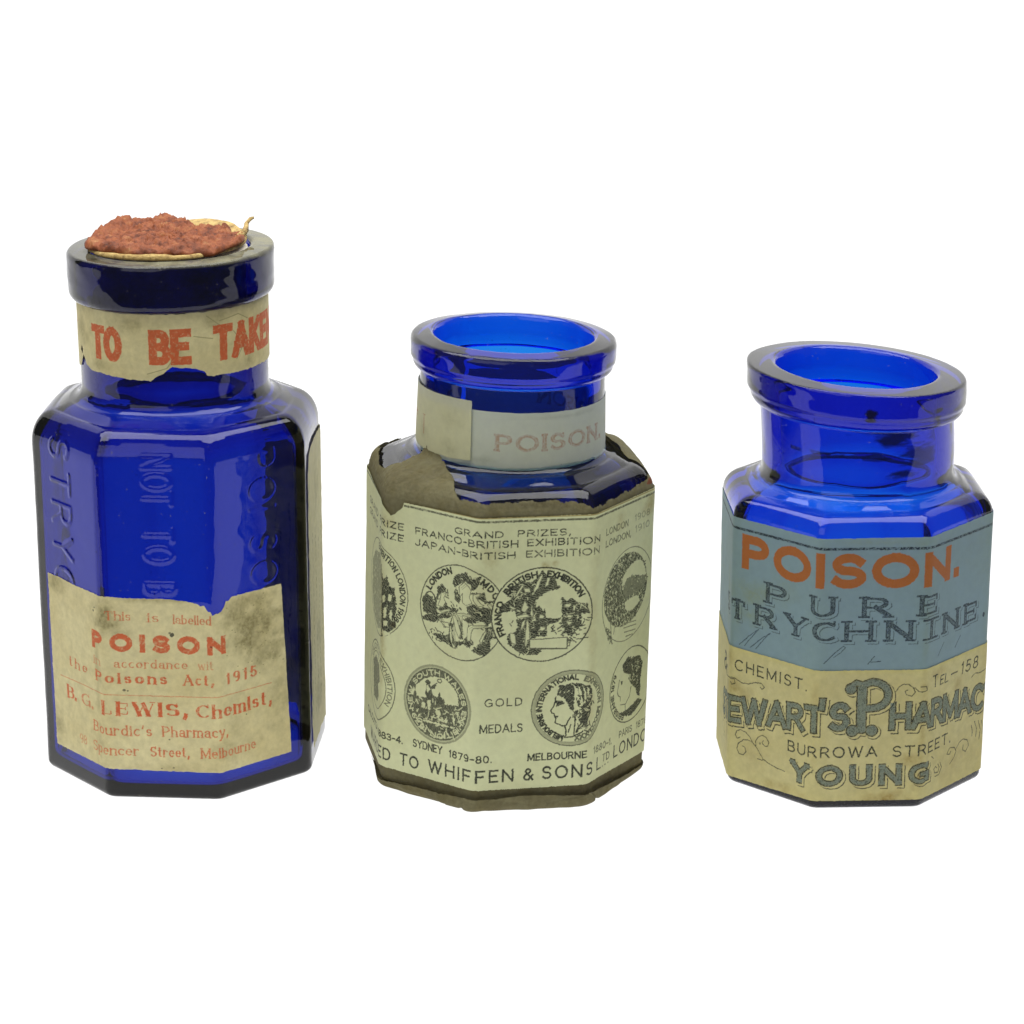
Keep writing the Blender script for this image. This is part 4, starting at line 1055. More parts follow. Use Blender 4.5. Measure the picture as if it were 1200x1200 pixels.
# walking figure, dark rim with light letters
m = (-115.7, 113, 47, 47.5)
cv.disc(*m, 0, .55); cv.disc(m[0], m[1], 44.5, 45, 0, .28); cv.disc(m[0], m[1], 43, 43.5, 0, .92, tex=cv.engrave(41, .45, .19, .5, .3))
ringtext("NEW SOUTH WALES EXHIBITION 1879", (-115.7, 113, 34.5, 35), 6.6, 200, -150, weight=.22, gap=.3, val=.05)
fills("m3l", 0.); fills("m3d", .92); fills("m3h", 0.03)
cv.lines(FIG["m3l2"], 1.3, 0, .9)
for i, P in enumerate(clutter((-112, 84, 36, 16), 9, 36)): cv.lines([P], 1.5, 0, .08)
for i, P in enumerate(clutter((-130, 104, 22, 14), 19, 16)): cv.lines([P], 1.2, 0, .1)
for i, P in enumerate(clutter((-92, 105, 18, 14), 29, 16)): cv.lines([P], 1.2, 0, .1)
flicks((-116, 96, 36, 12), 40, 221, .3, lambda x, z: -.25 + .6 * math.sin(x * .6))
# veiled head
m = (47.6, 115.3, 48, 46)
cv.ring(*m, 1.4, 0, .85); cv.ring(m[0], m[1], 45.6, 43.6, 3.2, 0, .42); cv.ring(m[0], m[1], 43.8, 41.8, .7, 0, .7)
rt = (47.6, 115.3, 35.5, 34)
ringtext("MELBOURNE", rt, 7.4, 254, 190, weight=.26, gap=.3)
ringtext("INTERNATIONAL", rt, 7.4, 184, 82, weight=.24, gap=.3)
ringtext("EXHIBITION", rt, 7.4, 70, 0, weight=.25, gap=.3, val=.8)
ringtext("MDCCCLXXX", rt, 7.4, -10, -84, weight=.26, gap=.3, val=.85)
fills("m4f", INK, tex=cv.engrave(51, .8, .14, .4, 2.2)); fills("m4h", 0.)
cv.lines(FIG["m4l"], 1.6, 0, 1.)
flicks((62, 112, 14, 26), 50, 231, .45, lambda x, z: -1.4, l=(3, 8))
# wreath medal
m = (141, 231, 55, 56)
cv.ring(*m, 1.1, 0, .75)
cv.disc(136, 238, 47, 44, 0, .92, tex=cv.engrave(61, .4, .38, .45, .4))
fills("m5h", 0.); fills("m5d", .62, tex=cv.engrave(66, .5, .36, .6, 1.5))
cv.fill([(92, 205), (106, 196), (112, 178), (102, 182)], 0, .9, tex=cv.engrave(67, .4, .4, .4, .4))
for t_ in range(0, 360, 9):
    flicks((136 + 39 * math.cos(math.radians(t_)), 238 + 36 * math.sin(math.radians(t_)), 9, 9), 7, 300 + t_, .45, lambda x, z: math.radians(t_) + 1.1, l=(2, 5))
fills("m5h", 0.); fills("m5d", .7, tex=cv.engrave(66, .5, .36, .6, 1.5))
cv.lines(FIG["m5l"], 1.3, 0, .7)
# crowned head
m = (156, 116, 46, 46)
cv.ring(*m, 1.5, 0, .9)
fills("m6f", INK, tex=cv.engrave(71, .6, .16, .55, 1.9)); cv.lines(FIG["m6l"], 1.1, 0, .9)
ringtext("BRISBANE 1879", (156, 116, 37, 37), 7, 250, 150, weight=.22, gap=.3)
flicks((164, 128, 11, 22), 46, 241, .45, lambda x, z: -1.2, l=(3, 7))
# left edge: two medals cut by the corner
m = (-215, 231, 56, 57)
cv.ring(*m, 1.2, 0, .8)
cv.fill([(-262, 215), (-262, 250), (-240, 268), (-205, 275), (-198, 262), (-198, 186), (-222, 178), (-250, 190)], 0, .6, tex=cv.engrave(81, .3, .36, .5, .3))
fills("m0f", INK, tex=cv.engrave(83, .6, .28, .4, .5)); fills("m0h", 0.)
ringtext("EXHIBITION LONDON 1908", (-215, 231, 45, 46), 8, 92, -36, weight=.19, gap=.32)
m = (-222, 114, 47, 47)
cv.ring(*m, 1.4, 0, .85); cv.ring(m[0], m[1], 34, 34, 1.1, 0, .8)
ringtext("CALCUTTA EXHIBITION", (-222, 114, 36, 36), 7.5, 150, -28, weight=.18, gap=.32, val=.8)
cv.fill([(-250, 130), (-230, 142), (-205, 138), (-200, 120), (-212, 112), (-206, 100), (-214, 90), (-240, 88)], 0, .8, tex=cv.engrave(91, .6, .3, .5, .5))

cv.text("GOLD", -55, -11, 121, 10.2, weight=.135, gap=.42); cv.text("MEDALS", -60, -10, 89, 10.8, weight=.14, gap=.3)
SM = dict(weight=.19, gap=.24, space=.5)
cv.text("CALCUTTA 1883-4.", -284, -163, 52, 8.8, **SM)
cv.text("SYDNEY", -149, -107, 53, 10.2, weight=.16, gap=.26); cv.text("1879-80.", -98, -45, 52.5, 9.4, weight=.17, gap=.3)
cv.text("MELBOURNE", -3.5, 66, 52.5, 9.4, weight=.18, gap=.3); cv.text("1880-1.", 78, 118, 52.5, 9.4, weight=.18, gap=.3, val=.75)
cv.text("PARIS", 134, 163, 54.5, 8.8, weight=.15, gap=.3, val=.85); cv.text("1878", 172, 196, 54.5, 8.8, weight=.14, val=.8)
BG = dict(weight=.145, gap=.36, space=.62)
cv.text("WARDED", -262, -180, 26.5, 15.5, **BG); cv.text("TO", -167, -140, 26, 15.5, **BG); cv.text("WHIFFEN", -127, -19, 27, 16.2, weight=.15, gap=.4, z1=28)
cv.text("&", -8, 4.5, 28.5, 15.5, weight=.15); cv.text("SONS", 14, 77, 29, 16.5, weight=.145, gap=.42, z1=29)
cv.text("L", 86, 95, 29.5, 16.5, weight=.12); cv.text("TD", 98, 114, 36, 10, weight=.13, gap=.3); cv.disc(99, 31, 1, 1, 0, .9); cv.disc(105, 31.5, 1, 1, 0, .9); cv.disc(111, 32, 1, 1, 0, .9)
cv.text("LONDON", 123, 212, 33, 16, weight=.135, gap=.38)
S_, V_ = np.meshgrid(cv.s, cv.v)
cv.L[..., 0] *= 1 - .12 * sstep(.5, .75, fbm(S_ * .9, V_ * .9, 55, 2))
for q in ((-180, 195, 4.4, 4.4, 1.0), (-60, 250, 22, 60, .16), (-52, 300, 14, 14, .3), (10, 288, 8, 6, .5), (22, 291, 5, 5, .5), (-192, 320, 18, 16, .4), (-196, 180, 7, 80, .35), (68, 180, 10, 170, .18), (180, 332, 16, 18, .5), (120, 325, 12, 12, .3), (-100, 175, 40, 14, .12)):
    cv.stain(*q, seed=int(q[0]) + 400)
lm_ = jag(poly_mask([(-418, 17.5), (-418, 346), (-300, 345), (-207, 340), (-196, 335), (-184, 326.5), (-178, 330), (-168, 339), (-166, 345), (-62, 346), (60, 346.5), (328, 347.5), (328, 20), (66, 19.5), (-60, 18.5), (-200, 17.5)]), 1.1, .4, 23)
PB2 = paper_mat("cream printed paper", (.70, .725, .43), dark=(.008, .011, .012), stain=(.36, .27, .08), rough=.55, spec=.2, mott=.12, trans=.2)
cv.bleed(21)
B2.sheet("medal_label", (-420, 330), (15, 349), 2.4, 3.2, lm_, [PB2], R2, lambda S, V: cv.L,
         lambda S, V: 1.0 * (fbm(S * .03, V * .03, 71, 3) - .4) + .9 * np.exp(-((np.abs(S + 1) - 65) / 3.5) ** 2) * (fbm(S * 0, V * .05, 12, 2) - .2)
         + 2.2 * np.exp(-((S + 172 + .2 * (345 - V)) / 7) ** 2) * sstep(318, 345, V))

# ---- wrapped bottle: neck band with overlapping end
r0 = 108.0
D2 = lambda d: math.radians(d) * r0
RZ2 = ([393, 477], [109.0, 106.5])
cv = Canvas((D2(-110), D2(206)), (383, 452), 2.8)
cv.text("POISON.", D2(-21), D2(58), 406.5, 20.5, weight=.24, gap=.34, layer=1, val=.75, serif=.15, contrast=.12)
cv.text("POISON.", D2(-21), D2(58), 406.5, 20.5, weight=.08, gap=.34, layer=1, val=.45)
cv.text("POISON", D2(84), D2(150), 406.5, 20.5, weight=.22, gap=.34, layer=1, val=.7, serif=.15, contrast=.12)
cv.worn(15, .25, .6, .6, (1,), .55)
for q in ((-30, 395, 20, 6, .3), (20, 445, 60, 3, .25), (70, 420, 10, 30, .25)): cv.stain(D2(q[0]), *q[1:], seed=int(q[1]))
PN2 = paper_mat("pale green neck paper", (.71, .735, .52), trans=.34, red=(.50, .27, .14), stain=(.40, .42, .24), mott=.07)
cv.bleed(28)
nl2 = neck_sheet(B2, "neck_label", (-110, 206), (383, 452), 2.8, .8, jag(poly_mask([(D2(-110), 386), (D2(-60), 387), (D2(-20), 384.5), (D2(206), 385.5), (D2(206), 451), (D2(-110), 452)]), .8, .3, 2), [PN2], R2, cv, r0, RZ2)
cv = Canvas((D2(-150), D2(-34)), (385, 463), 2.8)
cv.lines([[(D2(-77), 430), (D2(-76.5), 408)]], 1.4, 1, .8); cv.lines([[(D2(-79), 430), (D2(-75), 430)]], 1.2, 1, .5)
cv.text("NOT", D2(-140), D2(-90), 408, 21, weight=.2, gap=.35, layer=1, val=.7, serif=.15, contrast=.12)
for k in range(5): cv.stain(D2(-110 + 70 * rng.random()), 395 + 60 * rng.random(), 14, 12, .3, k + 20)
PN2b = paper_mat("yellowed neck paper", (.68, .665, .415), trans=.3, red=(.42, .12, .05), stain=(.36, .34, .17), mott=.1)
cv.bleed(35)
neck_sheet(B2, "overlapping_end", (-150, -34), (385, 463), 2.8, 1.9, jag(poly_mask([(D2(-150), 391), (D2(-60), 391.5), (D2(-50), 391), (D2(-35.2), 393.5), (D2(-35.6), 462), (D2(-60), 461.5), (D2(-150), 460)]), .8, .3, 5), [PN2b], nl2, cv, r0, RZ2,
           lambda a, z: 1.2 * sstep(D2(-48), D2(-35), a))

# ---- right-hand bottle: blue grey label
cv = Canvas((-420, 380), (166, 330), 2.6)
S_, V_ = np.meshgrid(cv.s, cv.v)
cv.lines([[(-420, 315), (380, 315.5)]], 3.0, 0, .85)
cv.L[..., 0] *= .45 + .75 * (fbm(S_ * .8, V_ * .8, 12, 2) > .42)
cv.text("POISON.", -172, 120, 268.5, 41.5, weight=.255, gap=.33, layer=1, val=.97)
cv.text("POISON", 210, 370, 268.5, 41.5, weight=.255, gap=.33, layer=1, val=.97)
def shade(txt, s0, s1, z, cap, weight, gap, serif, contrast, space=.5):
    k = dict(weight=weight, gap=gap, serif=serif, contrast=contrast, space=space)
    cv.text(txt, s0, s1, z, cap, dx=3.4, dy=-2.6, grow=.75, val=.72, **k)
    cv.text(txt, s0, s1, z, cap, dx=2.4, dy=-1.7, grow=.75, val=0., **k)
    cv.text(txt, s0, s1, z, cap, grow=.9, val=0., **k)
    cv.text(txt, s0, s1, z, cap, val=.92, **k)
    cv.text(txt, s0, s1, z, cap, grow=-1.25, val=.55, tex=lambda c: (fbm(S_ * 1.1, V_ * 1.1, 77, 2) > .5) * 1.0, **k)
shade("P", -136, -106, 235, 25.5, .22, .4, .16, .1)
shade("U", -72, -43, 234, 25.5, .22, .4, .16, .1)
shade("R", -13, 20, 233.5, 25.5, .22, .4, .16, .1)
shade("E", 52, 80, 234.5, 25.5, .22, .4, .16, .1)
for ch, a, b in (("S", -220, -199), ("T", -189, -164), ("R", -151, -121), ("Y", -108, -77), ("C", -69, -40), ("H", -32, 1), ("N", 15, 46), ("I", 62, 78), ("N", 92, 123), ("E", 134, 160)):
    shade(ch, a + (6 if ch == "I" else 0), b - (6 if ch == "I" else 0), 205, 25.5, .22, .4, .16, .1)
cv.disc(174, 208, 2.4, 3, 0, .9)
cv.lines(FIG["scr"], .95, 0, .85)
cv.L[..., 0] *= 1 - .3 * sstep(.5, .7, fbm(S_ * .8, V_ * .8, 5, 2))
for q in ((-150, 240, 36, 20, .55), (-160, 215, 30, 16, .5), (-110, 255, 20, 20, .25), (-210, 220, 10, 50, .4), (20, 322, 60, 5, .3), (160, 290, 40, 50, .15), (62, 220, 5, 60, .2)):
    cv.stain(*q, seed=int(q[0]) + 500)
PB3 = paper_mat("blue grey printed paper", (.26, .368, .347), trans=.3, spec=.2, dark=(.014, .02, .026), red=(.46, .135, .018), stain=(.27, .33, .18), mott=.10, rough=.55)
cv.bleed(42)
B3.sheet("poison_label", (-420, 380), (166, 330), 2.6, .7, jag(poly_mask([(-318, 167), (292, 167), (292, 330), (186, 330), (60, 328.5), (-60, 327.5), (-196, 327.5), (-310, 326), (-318, 326)]), .8, .3, 2), [PB3], R3, lambda S, V: cv.L,
         lambda S, V: .8 * (fbm(S * .04, V * .04, 14, 3) - .4))

# ---- right-hand bottle: cream pharmacy label
cv = Canvas((-420, 380), (6, 174), 2.6)
S_, V_ = np.meshgrid(cv.s, cv.v)
ZX, ZZ = [-240, -182, -77, -37, -21, 22, 48, 110, 172, 210], [69, 77, 93.2, 97.5, 98.5, 98, 98.5, 95.5, 90, 85]
zcurve = lambda q: float(np.interp(q, ZX, ZZ))
def curve_text(txt, s0, s1, cap, weight, gap, **k):
    """display capitals with grey faces, dark outline and a drop line"""
    kk = dict(weight=weight, gap=gap, zf=zcurve, **k)
    cv.text(txt, s0, s1, 0, cap, dx=3.4, dy=-3.4, grow=1.5, val=1., **kk)
    cv.text(txt, s0, s1, 0, cap, dx=2.6, dy=-2.4, grow=1.1, val=.0, **kk)
    cv.text(txt, s0, s1, 0, cap, grow=1.9, val=0., **kk)
    cv.text(txt, s0, s1, 0, cap, grow=1.15, val=1., **kk)
    face(lambda **q: cv.text(txt, s0, s1, 0, cap, grow=-.45, **kk, **q))
def face(draw):
    """tinted letter face with fine dark flecks"""
    draw(layer=0, val=0.)
    draw(layer=1, val=.95)
    draw(layer=0, val=.55, tex=lambda c: sstep(.55, .68, vnoise(S_ * 1.1, V_ * 1.1, 91)) * 1.0)
cv.text("CHEMIST.", -178, -73, 143, 14, weight=.13, gap=.42)
cv.text("T", 76, 86, 144.5, 15.5, weight=.13); cv.text("EL", 90, 107, 144, 12, weight=.13, gap=.3, slant=.1); cv.text("-", 112, 125, 146, 12, weight=.14)
cv.text("158", 131, 166, 145.5, 15, weight=.12, gap=.38, slant=.12)
cv.text("&", -235, -203, 128, 24, weight=.16)
curve_text("STEWART", -238, -50, 33.5, .19, .20)
curve_text("'", -58, -50, 42, .16, .17)
curve_text("S", -46, -22, 35, .21, .17)
curve_text("HARMACY", 23, 208, 34, .19, .20)
# the tall initial with ball feet
P_ = [[(-9, 96), (-9, 152)], [(-9, 153), (2, 157)] + _arc(2, 141, 19, 16, 90, -90) + [(-6, 125)], [(-9, 154), (-16, 156), (-23, 151), (-24, 144)]]
balls = [(-19, 98, 6.5), (3, 98, 6.5), (-8, 100, 5), (-22, 149, 6)]
for gr, v, dx, dz in ((2.2, .95, 2.6, -2.4), (1.5, 0., 2.2, -1.9), (1.9, 0., 0, 0), (1.2, 1., 0, 0), (-.4, None, 0, 0)):
    acc = np.zeros(cv.L.shape[:2], np.float32)
    for P in P_: cv.stroke(acc, [(x + dx, z + dz) for x, z in P], [10.5 if P is P_[0] else (8 if P is P_[1] else 6)], False, gr)
    for x, z, r in balls: cv.stroke(acc, [(x + dx, z + dz), (x + dx + .1, z + dz)], [2 * r], False, gr, True)
    if v is None:
        cv.paint(acc, 0, 0.); cv.paint(acc, 1, .95); cv.paint(acc * sstep(.55, .68, vnoise(S_ * 1.1, V_ * 1.1, 92)), 0, .55)
    else:
        cv.paint(acc, 0, v)
cv.text("BURROWA", -98, 11, 64, 14, weight=.135, gap=.36, z1=65.5); cv.text("STREET.", 28, 117, 65, 14, weight=.135, gap=.36, z1=66.5)
kk = dict(weight=.23, gap=.52, serif=.14, contrast=.2)
for gr, v, dx, dz in ((1.6, .95, 3.0, -3.0), (1.2, 0., 2.3, -2.2), (1.9, 0., 0, 0), (1.2, 1., 0, 0)):
    cv.text("YOUNG", -93, 76, 30, 25.5, grow=gr, val=v, dx=dx, dy=dz, z1=31, **kk)
face(lambda **q: cv.text("YOUNG", -93, 76, 30, 25.5, grow=-.4, z1=31, **kk, **q))
for key in ("o1", "o2", "o3", "o4"): cv.lines(FIG[key], 1.2, 0, .88)
cv.lines(FIG["o5"], 1.3, 0, .88)
for x, z in ((-232, 60), (-226, 66), (-214, 52), (-219, 71), (-138, 62), (-222, 45)): cv.disc(x, z, 1.3, 1.6, 0, .7)
cv.L[..., 0] *= 1 - .3 * sstep(.5, .72, fbm(S_ * .9, V_ * .9, 5, 2))
for q in ((-175, 120, 26, 16, .5), (-190, 155, 12, 12, .35), (-196, 90, 7, 80, .4), (20, 14, 30, 10, .75), (50, 62, 18, 14, .5), (60, 40, 12, 20, .45), (-110, 18, 40, 8, .35), (-62, 120, 5, 60, .25), (62, 110, 6, 70, .35), (120, 40, 30, 20, .25), (-150, 40, 30, 24, .25), (90, 160, 24, 8, .3), (130, 137, 14, 10, .4)):
    cv.stain(*q, seed=int(q[0]) + 600)
PB3b = paper_mat("yellowed cream printed paper", (.675, .605, .255), red=(.22, .265, .18), dark=(.016, .024, .022), stain=(.38, .27, .075), mott=.2, spec=.2, trans=.3)
cv.bleed(49)
B3.sheet("pharmacy_label", (-420, 380), (6, 174), 2.6, 1.5, jag(poly_mask([(-322, 9), (-176, 9.5), (-62, 12), (60, 12), (178, 13), (296, 14), (296, 171.5), (-322, 171.2)]), 1.0, .3, 31), [PB3b], R3, lambda S, V: cv.L,
         lambda S, V: .8 * (fbm(S * .04, V * .04, 19, 3) - .4))

# ---- right-hand bottle: dried residue on the inside of the neck, with a painted refraction streak
def residue_and_streak():
    deg, z, res = (-60, 74), (370, 468), 1.6
    na, nz = int((deg[1] - deg[0]) * 2.6), int((z[1] - z[0]) * 1.6)
    A, Z = np.meshgrid(np.radians(np.linspace(*deg, na)), np.linspace(*z, nz))
    k = np.round(A / (math.pi / 4)); s = k * B3.L + B3.a * np.tan(A - k * math.pi / 4)
    ad = np.degrees(A)
    def blob(a, zc, ra, rz, w, sd, f=.11):
        e = np.exp(-((ad - a) / ra) ** 2 - ((Z - zc) / rz) ** 2)
        return w * sstep(.46, .74, fbm(ad * f * .7, Z * f * 1.5, sd, 4) * .55 + e * .5)
    m = blob(22, 428, 26, 13, .9, 3)
    m = np.maximum(m, blob(40, 404, 22, 18, .8, 13))
    m = np.maximum(m, blob(8, 436, 24, 6, .75, 23))
    m = np.maximum(m, blob(60, 425, 14, 24, .5, 33))
    m = np.maximum(m, .95 * sstep(1.25, .6, np.hypot((ad - 1) / 4.5, (Z - 457) / 5.5) + .5 * (fbm(ad * .4, Z * .4, 6, 2) - .5)))
    m = np.maximum(m, blob(26, 383, 14, 6, .9, 43))
    m = np.maximum(m, .7 * sstep(3.2, .8, np.abs(Z - 404 + .06 * ad - 5 * (fbm(ad * .05, Z * 0, 8, 2) - .5))) * sstep(16, 10, ad) * sstep(.3, .55, fbm(ad * .09, Z * .05, 81, 3)))  # painted dark streak imitating the refracted edge at the neck's foot
    X_, Y_, Z_ = B3.ring(s, 90.0 + 0 * A, Z, 1.0, 0 * A - .8)
    co = np.stack([X_, Y_, Z_], -1).reshape(-1, 3)
    i = np.arange(nz - 1)[:, None]; j = np.arange(na - 1)[None, :]
    q = np.stack([i * na + j, i * na + j + 1, (i + 1) * na + j + 1, (i + 1) * na + j], -1).reshape(-1, 4)
    q = q[(m.ravel() > .02)[q].any(1)]
    used = np.zeros(len(co), bool); used[q.ravel()] = True
    remap = np.cumsum(used) - 1
    mt, nt, out = nodes("dried dark film and painted streak")
    at = N(nt, "ShaderNodeAttribute", attribute_name="film")
    b = N(nt, "ShaderNodeBsdfDiffuse"); b.inputs["Color"].default_value = (.035, .035, .04, 1)
    tr = N(nt, "ShaderNodeBsdfTransparent")
    mx = N(nt, "ShaderNodeMixShader")
    nt.links.new(at.outputs["Fac"], mx.inputs[0]); nt.links.new(tr.outputs[0], mx.inputs[1]); nt.links.new(b.outputs[0], mx.inputs[2])
    nt.links.new(mx.outputs[0], out.inputs["Surface"])
    o = mesh_np("residue_and_streak", co[used], remap[q], [mt], R3)
    a_ = o.data.attributes.new("film", 'FLOAT', 'POINT')
    a_.data.foreach_set("value", np.ascontiguousarray(m.ravel()[used], np.float32))
residue_and_streak()

# ---------------------------------------------------------------- cork and sealing wax in the tall bottle
def lump_disc(name, cx, cy_, rad, zlow, ztop, seed, mats, parent, nr=46, na=150, mat_fn=None, edge=5.0):
    """closed lumpy disc: rad(phi), ztop(x,y) and zlow(x,y) in drafting units"""
    ph = np.linspace(0, 2 * math.pi, na, endpoint=False)
    R_ = rad(ph)
    fr = np.linspace(0, 1, nr)[1:]
    fr = 1 - (1 - fr) ** 1.25
    co = [(cx, cy_, ztop(np.array([cx]), np.array([cy_]))[0])]
    rows = []
    for f in fr:
        x, y = cx + R_ * f * np.cos(ph), cy_ + R_ * f * np.sin(ph)
        zt, zl = ztop(x, y), zlow(x, y)
        q = np.clip((1 - f) * R_ / edge, 0, 1)
        zz = zl + (zt - zl) * np.sqrt(1 - (1 - q) ** 2 * .92)
        rows.append(np.stack([x, y, zz], -1))
    x, y = cx + (R_ - .5) * np.cos(ph), cy_ + (R_ - .5) * np.sin(ph)
    rows.append(np.stack([x, y, zlow(x, y)], -1))
    x, y = cx + R_ * .6 * np.cos(ph), cy_ + R_ * .6 * np.sin(ph)
    rows.append(np.stack([x, y, zlow(x, y)], -1))
    n = len(rows)
    co = np.concatenate([np.array(co)] + rows + [np.array([[cx, cy_, zlow(np.array([cx]), np.array([cy_]))[0]]])])
    j = np.arange(na); j2 = (j + 1) % na
    q = np.concatenate([np.stack([1 + i * na + j, 1 + (i + 1) * na + j, 1 + (i + 1) * na + j2, 1 + i * na + j2], -1) for i in range(n - 1)])
    t = np.concatenate([np.stack([0 * j, 1 + j, 1 + j2], -1), np.stack([0 * j + len(co) - 1, 1 + (n - 1) * na + j2, 1 + (n - 1) * na + j], -1)])
    return mesh_np(name, co, q, mats, parent, True, t)

def wax_mat():
    m, nt, out = nodes("crumbled red brown sealing wax")
    lk = nt.links.new
    tc = N(nt, "ShaderNodeTexCoord")
    n1 = N(nt, "ShaderNodeTexNoise"); n1.inputs["Scale"].default_value = 520; n1.inputs["Detail"].default_value = 6; n1.inputs["Roughness"].default_value = .65
    n2 = N(nt, "ShaderNodeTexNoise"); n2.inputs["Scale"].default_value = 1500; n2.inputs["Detail"].default_value = 4
    lk(tc.outputs["Object"], n1.inputs["Vector"]); lk(tc.outputs["Object"], n2.inputs["Vector"])
    cr = N(nt, "ShaderNodeValToRGB")
    e = cr.color_ramp.elements
    e[0].position = .30; e[0].color = (.07, .018, .008, 1)
    e[1].position = .76; e[1].color = (.58, .36, .15, 1)
    for p, c in ((.42, (.17, .043, .015, 1)), (.54, (.27, .075, .025, 1)), (.62, (.30, .105, .037, 1)), (.69, (.36, .17, .07, 1))):
        k = e.new(p); k.color = c
    lk(n1.outputs["Fac"], cr.inputs[0])
    b = N(nt, "ShaderNodeBsdfPrincipled"); b.inputs["Roughness"].default_value = .62; b.inputs["Specular IOR Level"].default_value = .35
    lk(cr.outputs[0], b.inputs["Base Color"])
    bp = N(nt, "ShaderNodeBump"); bp.inputs["Strength"].default_value = .5; bp.inputs["Distance"].default_value = .0002
    lk(n2.outputs["Fac"], bp.inputs["Height"]); lk(bp.outputs[0], b.inputs["Normal"])
    lk(b.outputs[0], out.inputs["Surface"])
    return m

def cork_mat():
    m, nt, out = nodes("old yellow cork")
    lk = nt.links.new
    tc = N(nt, "ShaderNodeTexCoord")
    n1 = N(nt, "ShaderNodeTexNoise"); n1.inputs["Scale"].default_value = 900; n1.inputs["Detail"].default_value = 7; n1.inputs["Roughness"].default_value = .7
    lk(tc.outputs["Object"], n1.inputs["Vector"])
    cr = N(nt, "ShaderNodeValToRGB")
    e = cr.color_ramp.elements
    e[0].position = .34; e[0].color = (.13, .075, .03, 1)
    e[1].position = .66; e[1].color = (.60, .44, .17, 1)
    k = e.new(.47); k.color = (.42, .28, .10, 1)
    lk(n1.outputs["Fac"], cr.inputs[0])
    b = N(nt, "ShaderNodeBsdfPrincipled"); b.inputs["Roughness"].default_value = .85
    lk(cr.outputs[0], b.inputs["Base Color"])
    bp = N(nt, "ShaderNodeBump"); bp.inputs["Strength"].default_value = .8; bp.inputs["Distance"].default_value = .0003
    lk(n1.outputs["Fac"], bp.inputs["Height"]); lk(bp.outputs[0], b.inputs["Normal"])
    lk(b.outputs[0], out.inputs["Surface"])
    return m
WAX, CORK = wax_mat(), cork_mat()

ST = empty("cork_stopper", (-390.8 * U, 18.0 * U, 560 * U))
tag(ST, "yellowed cork stopper topped with crumbled red brown wax in the tallest bottle", "stopper")
zo = -560.0
def bfun(f):
    return lambda x, y: f(x, y)
tl = lambda x: .02 * x                       # follows the lip's slant
cork_top = lambda x, y: zo + 628 + tl(x) + 3.5 * (fbm(x * .06, y * .06, 3, 3) - .5) + 7 * sstep(10, 60, y) * sstep(-20, 40, x)
cork = lump_disc("cork", -3.0, -2.0, lambda p: 91.0 + 3.2 * (fbm(np.cos(p) * 3 + 5, np.sin(p) * 3 + 5, 2, 3) - .5) * 2, lambda x, y: zo + 622.6 + tl(x) + 0 * x, cork_top, 3, [CORK], ST, edge=3.0)
# the part of the cork inside the neck
def plug():
    n = 64
    ph = np.linspace(0, 2 * math.pi, n, endpoint=False)
    co = []
    zs = [(86.5, 545), (88.5, 549), (89.0, 590), (89.2, 612), (87, 617)]
    for r, z in zs:
        co += [(r * math.cos(a), r * math.sin(a), z + zo + tl(r * math.cos(a))) for a in ph]
    q = [(i * n + j, i * n + (j + 1) % n, (i + 1) * n + (j + 1) % n, (i + 1) * n + j) for i in range(len(zs) - 1) for j in range(n)]
    co += [(0, 0, 545 + zo), (0, 0, 623.5 + zo)]
    a, b = len(co) - 2, len(co) - 1
    t = [(a, (j + 1) % n, j) for j in range(n)] + [(b, (len(zs) - 1) * n + j, (len(zs) - 1) * n + (j + 1) % n) for j in range(n)]
    m, nt, out = nodes("cork side lightened for the lip")  # paled colour stands in for light carried inside the glass lip
    nz = N(nt, "ShaderNodeTexNoise"); nz.inputs["Scale"].default_value = 300; nz.inputs["Detail"].default_value = 5
    tc = N(nt, "ShaderNodeTexCoord"); nt.links.new(tc.outputs["Object"], nz.inputs["Vector"])
    cr = N(nt, "ShaderNodeValToRGB"); cr.color_ramp.elements[0].color = (.40, .34, .24, 1); cr.color_ramp.elements[1].color = (.85, .80, .70, 1)
    cr.color_ramp.elements[0].position = .3; cr.color_ramp.elements[1].position = .6
    nt.links.new(nz.outputs["Fac"], cr.inputs[0])
    b = N(nt, "ShaderNodeBsdfDiffuse"); nt.links.new(cr.outputs[0], b.inputs["Color"]); nt.links.new(b.outputs[0], out.inputs["Surface"])
    mesh_np("cork_plug", co, q, [m], cork, True, t)
plug()

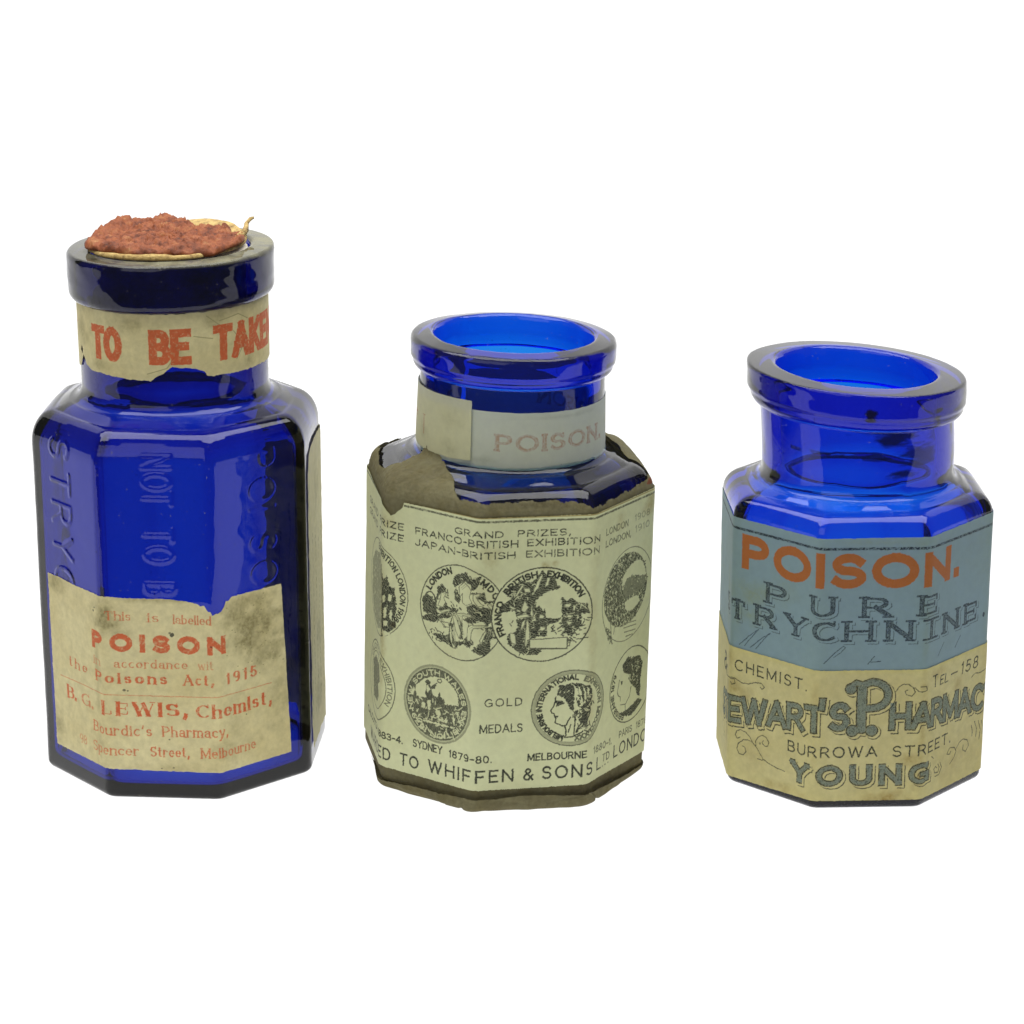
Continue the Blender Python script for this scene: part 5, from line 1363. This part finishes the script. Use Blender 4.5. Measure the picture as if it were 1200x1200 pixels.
def wax_rad(p):
    base = 92 + 8 * (fbm(np.cos(p) * 2.4 + 7, np.sin(p) * 2.4 + 3, 21, 4) - .5) * 2
    # bare cork shows at the back right; a tongue of wax overhangs at front right
    d = np.degrees(p) % 360
    base = base - 34 * np.exp(-((d - 62) / 26.0) ** 2) - 14 * np.exp(-((d - 12) / 16.0) ** 2)
    base = base + 4 * np.exp(-((d - 308) / 14.0) ** 2) - 5 * np.exp(-((d - 268) / 26.0) ** 2)
    return base
def wax_top(x, y):
    z = zo + 631.5 + tl(x)
    z = z + 7 * (fbm(x * .035 + 3, y * .035, 5, 2) - .42) + 6 * np.abs(fbm(x * .085, y * .085, 9, 3) - .5) * 2
    for bx, by, r, h in ((-44, 50, 24, 6), (-14, 66, 20, 11), (12, 64, 14, 7), (-66, 38, 18, 6), (-20, 30, 26, 5), (45, -40, 28, 3), (-70, 20, 14, 6), (4, 40, 20, 6)):
        z = z + h * np.exp(-((x - bx) ** 2 + (y - by) ** 2) / (r * r) * 1.6)
    z = z + 2.6 * (fbm(x * .22, y * .22, 13, 3) - .5) + 2.6 * sstep(.52, .56, fbm(x * .11 + 7, y * .11, 17, 3)) - 2.4 * np.exp(-(np.abs(fbm(x * .10, y * .14, 27, 3) - .5) / .025) ** 2) + 0.9 * sstep(.5, .55, fbm(x * .3 + 7, y * .3, 37, 2))
    return z
def wax_low(x, y):
    d = np.hypot(x - 52, y + 78)
    return zo + 627.3 + tl(x) - 4.0 * np.exp(-(d / 26) ** 2) + 1.5 * (fbm(x * .08, y * .08, 30, 2) - .5)
lump_disc("sealing_wax", -4.0, 0.0, wax_rad, wax_low, wax_top, 5, [WAX], ST, nr=60, na=260, edge=7.0)

def sliver():
    """a curl of cork bark standing at the right edge"""
    pts = [(60, -34, 624.5, 5.5), (76, -16, 628, 6.5), (84, 6, 633, 6.0), (85, 22, 634, 5.0), (84, 34, 637, 4.4), (87, 42, 640, 3.4), (91, 46, 641.5, 2.4)]
    co = []
    n = 8
    for i, (x, y, z, r) in enumerate(pts):
        for k in range(n):
            a = 2 * math.pi * k / n
            w = 1 + .3 * math.sin(k * 3.1 + i * 1.7)
            co.append((x + r * .55 * math.cos(a) * w, y + r * .55 * math.cos(a) * .3, z + r * .7 * math.sin(a) * w + zo + tl(x)))
    q = [(i * n + j, i * n + (j + 1) % n, (i + 1) * n + (j + 1) % n, (i + 1) * n + j) for i in range(len(pts) - 1) for j in range(n)]
    a = len(pts) - 1
    q += [(7, 6, 1, 0), (6, 5, 2, 1), (5, 4, 3, 2)] + [(a * n + 0, a * n + 1, a * n + 6, a * n + 7), (a * n + 1, a * n + 2, a * n + 5, a * n + 6), (a * n + 2, a * n + 3, a * n + 4, a * n + 5)]
    mesh_np("bark_sliver", co, q, [CORK], ST)
sliver()
